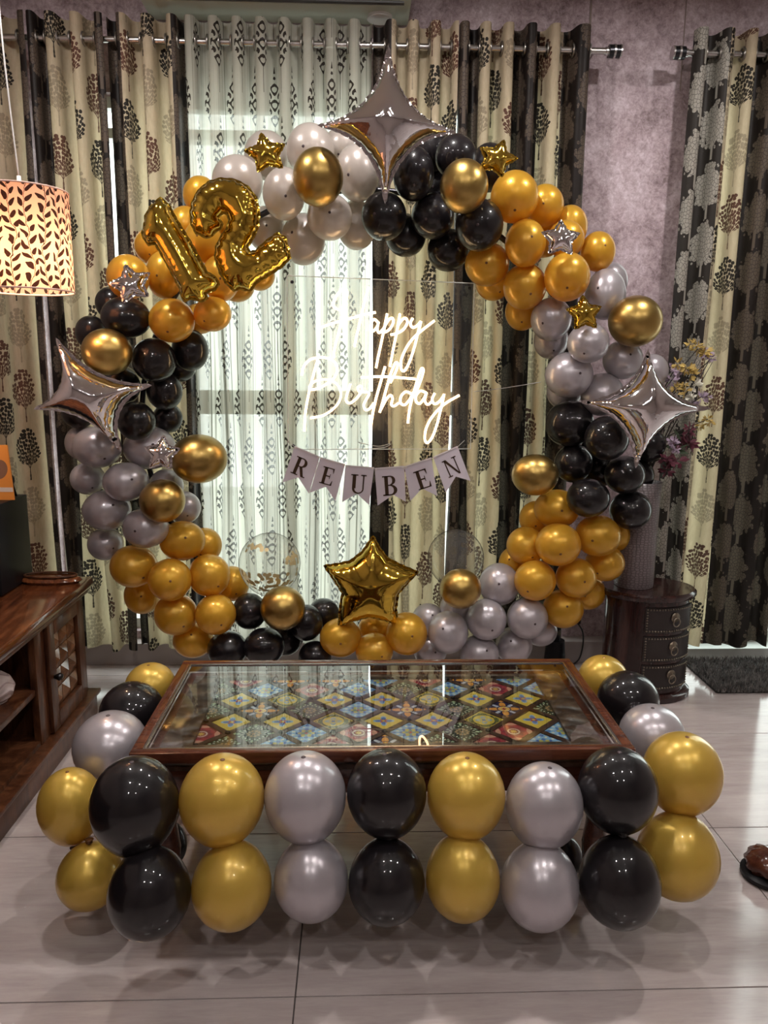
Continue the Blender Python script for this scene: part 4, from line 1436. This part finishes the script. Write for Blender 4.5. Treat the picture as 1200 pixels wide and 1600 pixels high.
for (px, py, rx, ry, Y, c_, kn, lab) in FRONT:
    p = at(px, py, Y)
    dep = (p - CAM).dot(fwd)
    r_x, r_z = rx / F_PX * dep, ry / F_PX * dep
    side = Y > 1.8
    ax_ = Vector((rnd.uniform(-.08, .08), -0.10 if kn < 0 else -0.04, 1 if kn < 0 else -1))
    p = p + Vector((0, 0, 0.04 * r_z * (1 if kn < 0 else -1)))
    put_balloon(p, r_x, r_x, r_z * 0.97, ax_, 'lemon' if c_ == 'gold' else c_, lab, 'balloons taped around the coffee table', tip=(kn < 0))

# ------------------------------------------------------------------ clear balloons
def clear_balloon(px, py, rp, Y, label, confetti):
    p = at(px, py, Y)
    r_ = rp / F_PX * (p - CAM).dot(fwd)
    o = thing('clear_balloon', label, 'balloon', p)
    MB().lathe([(a * r_, b * r_ * 1.0) for a, b in BP], 40).build('bubble', M['clear_balloon'], o, True)
    MB().lathe([(0.09 * r_, -1.08 * r_), (0.06 * r_, -1.15 * r_), (0.12 * r_, -1.2 * r_), (0.0, -1.22 * r_)], 12).build('knot', M['clear_balloon'], o, True)
    MB().lathe([(0, 1.005 * r_), (0.05 * r_, 1.0 * r_)], 10).build('tip', M['tip_dark'], o)
    if confetti:
        rnd2 = random.Random(5)
        mb = MB()
        for k in range(95):
            if k < 62:
                q, h = rnd2.gauss(-PI / 2, 0.55), rnd2.uniform(-0.78, -0.12)
            elif k < 82:
                q, h = rnd2.gauss(-0.5, 0.22), rnd2.uniform(-0.02, 0.45)
            else:
                q, h = rnd2.gauss(-2.2, 0.25), rnd2.uniform(0.5, 0.78)
            rho = math.sqrt(max(0, 1 - h * h)) * 0.965
            c = Vector((math.cos(q) * rho, math.sin(q) * rho, h * 0.965)) * r_
            nn = c.normalized()
            b = nn.orthogonal().normalized()
            d = nn.cross(b)
            i = len(mb.v)
            s_ = r_ * 0.072
            mb.v += [tuple(c + (b * math.cos(t) + d * math.sin(t)) * s_) for t in [2 * PI * j / 8 for j in range(8)]]
            mb.f.append(tuple(i + j for j in range(8)))
        tag(mb.build('confetti', M['confetti'], o), kind='stuff')
    return o


clear_balloon(421.5, 880, 48, 3.0, 'clear balloon with gold confetti dots beside lower left garland', True)
clear_balloon(712, 871, 44, 3.04, 'plain clear balloon above the bottom right silver balloons', False)


# ------------------------------------------------------------------ foil balloons
def inflate(name, outline_px, Y, thick, spacing, mat, label, cat, group=None, tilt=(0, 0), wr=0.10, wfreq=70.0, curve_step=0.008, cap=None):
    W = [at(px, py, Y) for px, py in outline_px]
    c = sum(W, Vector()) / len(W)
    pts = [Vector((w.x - c.x, w.z - c.z)) for w in W]
    # resample the outline
    out = []
    for i in range(len(pts)):
        a, b = pts[i], pts[(i + 1) % len(pts)]
        n_ = max(1, int((b - a).length / curve_step))
        out += [a + (b - a) * (k / n_) for k in range(n_)]
    A = np.array([(p.x, p.y) for p in out])
    Bn = np.roll(A, -1, axis=0)
    slen = np.concatenate([[0], np.cumsum(np.linalg.norm(Bn - A, axis=1))[:-1]])
    def dist(q):
        d = Bn - A
        t = np.clip(((q - A) * d).sum(1) / np.maximum((d * d).sum(1), 1e-12), 0, 1)
        pr = A + d * t[:, None]
        dd = np.hypot(*(q - pr).T)
        j = int(dd.argmin())
        return dd[j], slen[j] + t[j] * np.linalg.norm(d[j])
    def inside(q):
        x, y = q
        cond = ((A[:, 1] > y) != (Bn[:, 1] > y))
        with np.errstate(divide='ignore', invalid='ignore'):
            xi = (Bn[:, 0] - A[:, 0]) * (y - A[:, 1]) / (Bn[:, 1] - A[:, 1]) + A[:, 0]
        return (np.count_nonzero(cond & (x < xi)) % 2) == 1
    lo, hi = A.min(0), A.max(0)
    inner = []
    ry_ = 0
    y = lo[1]
    while y < hi[1]:
        x = lo[0] + (spacing / 2 if ry_ % 2 else 0)
        while x < hi[0]:
            q = np.array((x, y))
            if inside(q):
                d_, _ = dist(q)
                if d_ > spacing * 0.45:
                    inner.append(Vector((x, y)))
            x += spacing
        y += spacing * 0.87
        ry_ += 1
    # a tight ring near the seam for a crisp rounded edge
    n0 = len(out)
    vs = out + inner
    ed = [(i, (i + 1) % n0) for i in range(n0)]
    rv, re_, rf, *_ = delaunay_2d_cdt(vs, ed, [], 1, 1e-6)
    rv = [Vector(v) for v in rv]
    info = [dist(np.array((v.x, v.y))) for v in rv]
    D = cap or max(i[0] for i in info)
    H = []
    for (d_, s_) in info:
        q = min(d_ / D, 1.0)
        h = math.sqrt(max(0, q * (2 - q)))
        h *= 1 + wr * math.sin(s_ * wfreq * 2 * PI) * math.exp(-q / 0.25)
        H.append(h * thick if d_ > 1e-5 else 0.0)
    mb = MB()
    nv = len(rv)
    back = {}
    for v, h in zip(rv, H):
        mb.v.append((v.x, -h + tilt[0] * v.x + tilt[1] * v.y, v.y))
    for i, (v, h) in enumerate(zip(rv, H)):
        if h == 0:
            back[i] = i
        else:
            back[i] = len(mb.v)
            mb.v.append((v.x, h * 0.8 + tilt[0] * v.x + tilt[1] * v.y, v.y))
    for f in rf:
        mb.f.append(tuple(f))
        mb.f.append(tuple(back[i] for i in reversed(f)))
    o = thing(name, label, cat, c, group)
    body = mb.build('foil_body', M[mat], o, True)
    bm = bmesh.new(); bm.from_mesh(body.data); bmesh.ops.recalc_face_normals(bm, faces=bm.faces[:]); bm.to_mesh(body.data); bm.free()
    # welded seam that stands out round the edge
    seam = MB()
    k0 = len(out)
    ring_pts = []
    for i in range(k0):
        a, b, nx = out[i - 1], out[i], out[(i + 1) % k0]
        t = (nx - a)
        nrm = Vector((t.y, -t.x))
        nrm = nrm.normalized() if nrm.length > 1e-9 else Vector((0, 0))
        ring_pts.append((b, nrm))
    area = sum(out[i].x * out[(i + 1) % k0].y - out[(i + 1) % k0].x * out[i].y for i in range(k0))
    sg = 1 if area > 0 else -1
    for i, (b, nrm) in enumerate(ring_pts):
        e = b + nrm * sg * (0.0045 + 0.001 * math.sin(i * 1.7))
        seam.v.append((b.x, tilt[0] * b.x + tilt[1] * b.y, b.y))
        seam.v.append((e.x, tilt[0] * b.x + tilt[1] * b.y + 0.0022 * math.sin(i * 2.3), e.y))
    for i in range(k0):
        j = (i + 1) % k0
        seam.f.append((2 * i, 2 * j, 2 * j + 1, 2 * i + 1))
    seam.build('seam', M[mat], o, True)
    return o


def four_star(tips, label, tilt):
    c = Vector((sum(t[0] for t in tips) / 4, sum(t[1] for t in tips) / 4))
    pts = []
    for i in range(4):
        a, b = Vector(tips[i]), Vector(tips[(i + 1) % 4])
        m = (a + b) / 2
        ctl = c + (m - c) * 0.27
        n_ = 14
        for k in range(n_):
            t = k / n_
            pts.append(tuple(a * (1 - t) ** 2 + ctl * 2 * t * (1 - t) + b * t * t))
    # widen the sharp tips a little
    return inflate('foil_star_balloon', pts, 2.72, 0.095, 0.012, 'foil_silver', label, 'balloon', 'large silver four-point foil stars', tilt, 0.10, 55)


four_star([(606, 78), (712, 206), (602, 314), (498, 196)], 'large silver four-pointed foil star at the top of the arch', (0.0, -0.12))
four_star([(92, 530), (230, 602), (186, 706), (62, 638)], 'large silver four-pointed foil star on the left side, tilted', (0.25, 0.0))
four_star([(1013, 547), (1106, 638), (993, 730), (909, 628)], 'large silver four-pointed foil star on the right side', (-0.05, 0.02))

c2 = lambda L, ox, oy, s: [(ox + x / s, oy + y / s) for x, y in L]
one = c2([(228,222),(285,270),(330,360),(440,540),(545,735),(600,765),(625,815),(600,850),(535,880),(548,915),(500,935),(440,915),(395,935),(372,905),(362,850),(280,690),(195,540),(150,548),(115,500),(108,460),(122,420),(128,350),(160,290)], 200, 260, 4.444)
inflate('number_one_balloon', one, 2.74, 0.062, 0.010, 'foil_gold', 'gold foil number one balloon, leaning left', 'balloon', None, (0.12, 0.0), 0.12, 42)
two = c2([(540,490),(470,460),(435,400),(428,310),(440,240),(480,160),(550,102),(640,78),(740,90),(830,140),(890,220),(912,320),(902,430),(865,510),(830,560),(850,600),(890,590),(960,525),(1040,470),(1095,500),(1112,560),(1130,640),(1060,710),(960,770),(900,805),(850,868),(780,850),(740,865),(690,820),(640,740),(605,640),(610,560),(645,490),(690,425),(702,370),(690,330),(655,320),(622,350),(652,400),(640,430),(600,450),(580,480)], 200, 260, 4.444)
inflate('number_two_balloon', two, 2.72, 0.060, 0.010, 'foil_gold', 'gold foil number two balloon beside the number one', 'balloon', None, (-0.10, 0.05), 0.35, 32)
bs = c2([(812,155),(850,225),(900,290),(990,335),(1092,377),(1030,440),(968,510),(955,600),(965,700),(880,670),(790,650),(690,675),(598,705),(604,600),(620,505),(565,420),(505,338),(600,325),(670,308),(745,250)], 380, 800, 4)
inflate('foil_star_balloon', bs, 2.88, 0.085, 0.012, 'foil_gold', 'big gold five-pointed foil star above the bottom gold balloons', 'balloon', None, (0.0, 0.06), 0.12, 45)


def small_star(px, py, r_, rot, mat, label, tilt, yy=2.75):
    pts = []
    for k in range(10):
        a = R(rot) + PI * k / 5
        q = r_ if k % 2 == 0 else r_ * 0.56
        pts.append((px + q * math.sin(a), py - q * math.cos(a)))
    sm = []
    for k in range(10):
        a, b = pts[k], pts[(k + 1) % 10]
        for t in (0, .25, .5, .75):
            sm.append((a[0] + (b[0] - a[0]) * t, a[1] + (b[1] - a[1]) * t))
    return inflate('foil_star_balloon', sm, yy, 0.030, 0.007, mat, label, 'balloon', 'small foil stars on the garland', tilt, 0.2, 90, 0.004)


small_star(416, 240, 32, -14, 'foil_gold', 'small gold foil star on the cream balloons', (0.3, 0.1))
small_star(776, 248, 30, 22, 'foil_gold', 'small gold foil star beside the top black balloons', (-0.3, 0.1))
small_star(913, 490, 28, -4, 'foil_gold', 'small gold foil star on the upper right silver balloons', (0.05, 0.1))
small_star(205, 444, 31, -18, 'foil_silver', 'small silver foil star on the upper left gold balloons', (0.3, 0.2))
small_star(253, 709, 27, 3, 'foil_silver', 'small silver foil star on the left silver balloons', (0.1, 0.2))
small_star(876, 373, 29, 3, 'foil_silver', 'small silver foil star on the upper right gold balloons', (-0.1, 0.15))

# ------------------------------------------------------------------ neon sign
NY = 3.0
sgn_ = thing('neon_sign', 'warm white neon script sign reading Happy Birthday on clear acrylic', 'neon sign', at(592, 570, NY))
org = sgn_.location.copy()
cs = [at(448, 430, NY), at(742, 442, NY), at(736, 702, NY), at(450, 703, NY)]
MB().poly([c - org + Vector((0, 0.012, 0)) for c in cs], (0, 0.004, 0)).build('acrylic_panel', M['acrylic'], sgn_)
ed = [c - org + Vector((0, 0.014, 0)) for c in cs]
for i in range(4):
    MB().tube([ed[i], ed[(i + 1) % 4]], 0.0016, 5).build('panel_edge', M['acrylic_edge'], sgn_)
A5 = lambda L: [(460 + x / 5, 430 + y / 5) for x, y in L]
B4 = lambda L: [(460 + x / 4.444, 540 + y / 4.444) for x, y in L]
STROKES = [
 A5([(350,270),(315,255),(302,225),(325,165),(368,115),(400,108),(412,140),(400,220),(375,330),(340,470),(310,590),(310,645)]),
 A5([(175,420),(300,375),(430,340),(540,308),(635,290)]),
 A5([(580,90),(558,170),(535,260),(508,380),(485,480),(470,560)]),
 A5([(655,372),(625,345),(600,370),(592,415),(612,438),(645,405),(658,365),(648,420),(662,450),(690,425),(708,395)]),
 A5([(725,300),(705,400),(680,520),(652,650),(638,725)]),
 A5([(705,400),(735,350),(765,335),(772,370),(745,420),(705,445),(672,432)]),
 A5([(825,300),(802,430),(772,580),(746,715)]),
 A5([(805,400),(838,352),(868,335),(882,368),(855,420),(805,452),(750,466)]),
 A5([(925,335),(906,375),(922,408),(958,395),(988,360)]),
 A5([(990,360),(965,450),(938,560),(902,670),(862,745),(836,735),(834,665),(870,575),(930,490),(1010,420),(1095,355)]),
 B4([(52,208),(62,150),(110,97),(190,82),(260,100),(295,145),(285,210),(240,255),(170,295),(115,305),(108,278),(150,245),(220,235),(285,260),(320,310),(318,370),(280,430),(200,485),(110,503)]),
 B4([(162,95),(130,210),(100,330),(76,470),(70,595)]),
 B4([(390,265),(366,335),(360,382),(384,400),(420,378),(450,343),(470,302),(460,280),(440,292),(452,322),(490,322),(520,332),(500,372),(482,412),(494,446),(522,438),(552,398)]),
 B4([(630,145),(600,250),(566,370),(546,460),(536,525),(528,595)]),
 B4([(460,222),(600,215),(720,222),(840,232)]),
 B4([(592,465),(622,360),(652,250),(680,165),(702,120),(718,128),(704,180),(665,260)]),
 B4([(600,445),(638,372),(668,345),(682,370),(672,408),(692,420),(724,398)]),
 B4([(812,335),(775,320),(742,350),(736,395),(765,412),(800,375),(825,325)]),
 B4([(788,540),(800,440),(830,320),(860,220),(882,160),(896,172),(880,235),(842,330)]),
 B4([(916,328),(876,315),(846,345),(845,388),(872,402),(902,362),(918,325),(906,380),(925,410),(955,388)]),
 B4([(975,330),(956,375),(974,405),(1010,385),(1040,340)]),
 B4([(1040,335),(1020,430),(992,540),(960,630),(925,675),(906,650),(915,575),(960,490),(1040,408),(1145,345)]),
]
for st in STROKES:
    P3 = spline([at(px, py, NY) - org for px, py in st], 5)
    MB().tube(P3, 0.0046, 8).build('neon_tube', M['neon'], sgn_, True)
MB().tube(spline([at(740, 612, NY) - org, at(790, 606, NY) - org, at(845, 597, NY) - org], 6), 0.0016, 5).build('hanging_wire', M['cord_white'], sgn_, True)
MB().tube(spline([at(560, 692, NY) - org + Vector((0, .02, 0)), at(590, 698, NY) - org + Vector((0, .02, 0)), at(610, 694, NY) - org + Vector((0, .02, 0)), at(600, 700, NY) - org + Vector((0, .02, 0)), at(565, 703, NY) - org + Vector((0, .02, 0))], 6), 0.0016, 5).build('flex', M['cord_white'], sgn_, True)
for px, py in ((458, 697), (728, 697), (456, 440), (734, 450)):
    q = at(px, py, NY) - org
    MB().lathe([(0.0, 0.006), (0.006, 0.004), (0.007, 0)], 12).build('stud_fixing', M['dark_steel'], sgn_, True).matrix_local = Matrix.Translation(q + Vector((0, 0.012, 0))) @ Matrix.Rotation(R(90), 4, 'X')

# ------------------------------------------------------------------ bunting
BY = 2.98
bun = thing('letter_bunting', 'pale swallowtail paper bunting spelling REUBEN below the neon sign', 'bunting', at(592, 740, BY))
bo = bun.location.copy()
C3 = lambda L: [(430 + x / 3.75, 690 + y / 3.75) for x, y in L]
PEN = [
 ('R', [(115,25),(262,88),(197,305),(135,210),(42,240)]),
 ('E', [(264,90),(410,132),(352,350),(297,265),(202,300)]),
 ('U', [(412,137),(580,150),(550,372),(478,305),(392,355)]),
 ('B', [(583,155),(755,142),(765,352),(690,312),(600,375)]),
 ('E', [(757,145),(915,92),(950,318),(860,275),(792,348)]),
 ('N', [(925,90),(1068,25),(1145,230),(1058,205),(1000,300)]),
]
def arc(cx, cy, rx, ry, a0, a1, n_=10):
    return [(cx + rx * math.cos(R(a0 + (a1 - a0) * k / n_)), cy + ry * math.sin(R(a0 + (a1 - a0) * k / n_))) for k in range(n_ + 1)]
def rect(x0, y0, x1, y1): return [(x0, y0), (x1, y0), (x1, y1), (x0, y1)]
def bowl(cx, cy, rx, ry, ix, iy): return [arc(cx, cy, rx, ry, a, a + 30, 3) + list(reversed(arc(cx, cy, ix, iy, a, a + 30, 3))) for a in range(-90, 90, 30)]
LET = {
 'E': [rect(.12, 0, .32, 1), rect(0, .94, .75, 1), rect(0, 0, .8, .06), rect(.3, .47, .58, .54), [(.75, 1), (.64, 1), (.72, .72), (.75, .72)], [(.80, 0), (.66, 0), (.77, .30), (.80, .30)], rect(.54, .36, .58, .65)],
 'R': [rect(.12, 0, .32, 1), rect(0, .94, .46, 1), rect(0, 0, .44, .06), rect(.3, .48, .46, .54)] + bowl(.44, .74, .34, .26, .15, .20) + [[(.36, .52), (.56, .52), (.80, .06), (.92, .06), (.92, 0), (.66, 0)]],
 'B': [rect(.12, 0, .32, 1), rect(0, .94, .46, 1), rect(0, 0, .46, .06), rect(.3, .49, .46, .55)] + bowl(.44, .76, .30, .24, .12, .18) + bowl(.44, .27, .38, .27, .18, .21),
 'U': [rect(.10, .28, .30, 1), rect(0, .94, .42, 1), rect(.70, .28, .78, 1), rect(.58, .94, .90, 1)] + [arc(.44, .28, .34, .28, a, a + 30, 3) + list(reversed(arc(.44 + .03, .28, .235, .21, a, a + 30, 3))) for a in range(180, 360, 30)],
 'N': [rect(.10, .04, .17, 1), rect(0, 0, .30, .06), rect(.74, 0, .81, .98), rect(.62, .94, .92, 1), [(0, 1), (.24, 1), (.81, 0), (.70, 0), (.10, .94), (0, .94)]],
}
strp = []
for ch, q in PEN:
    w = [at(px, py, BY) - bo for px, py in C3(q)]
    pn = MB().poly(w, (0, 0.0012, 0)).build('pennant', M['paper'], bun)
    tl, tr = w[0], w[1]
    ux = (tr - tl)
    wl = ux.length
    ux = ux.normalized()
    uz = Vector((-ux.z, 0, ux.x))
    mid = (tl + tr) / 2
    lw, lh = wl * 0.60, wl * 0.68
    o0 = mid - ux * lw * 0.46 - uz * (lh + wl * 0.30)
    mb = MB()
    for pg in LET[ch]:
        pts = [o0 + ux * (x * lw) + uz * (y * lh) + Vector((0, -0.0008, 0)) for x, y in pg]
        mb.poly(pts, (0, 0.0006, 0))
    mb.build('letter', M['letter'], pn)
    strp += [tl + Vector((0, -0.001, -0.004)), tr + Vector((0, -0.001, -0.004))]
    for e in (tl + ux * 0.006 - uz * 0.006, tr - ux * 0.006 - uz * 0.006):
        MB().lathe([(0.0, 0.0012), (0.0026, 0.001), (0.003, 0)], 8).build('punch_hole', M['white_card'], pn).matrix_local = Matrix.Translation(e + Vector((0, -0.0004, 0))) @ Matrix.Rotation(R(90), 4, 'X')
MB().tube([at(450, 690, BY) - bo] + strp + [at(726, 688, BY) - bo], 0.0010, 5).build('string', M['cord_white'], bun, True)
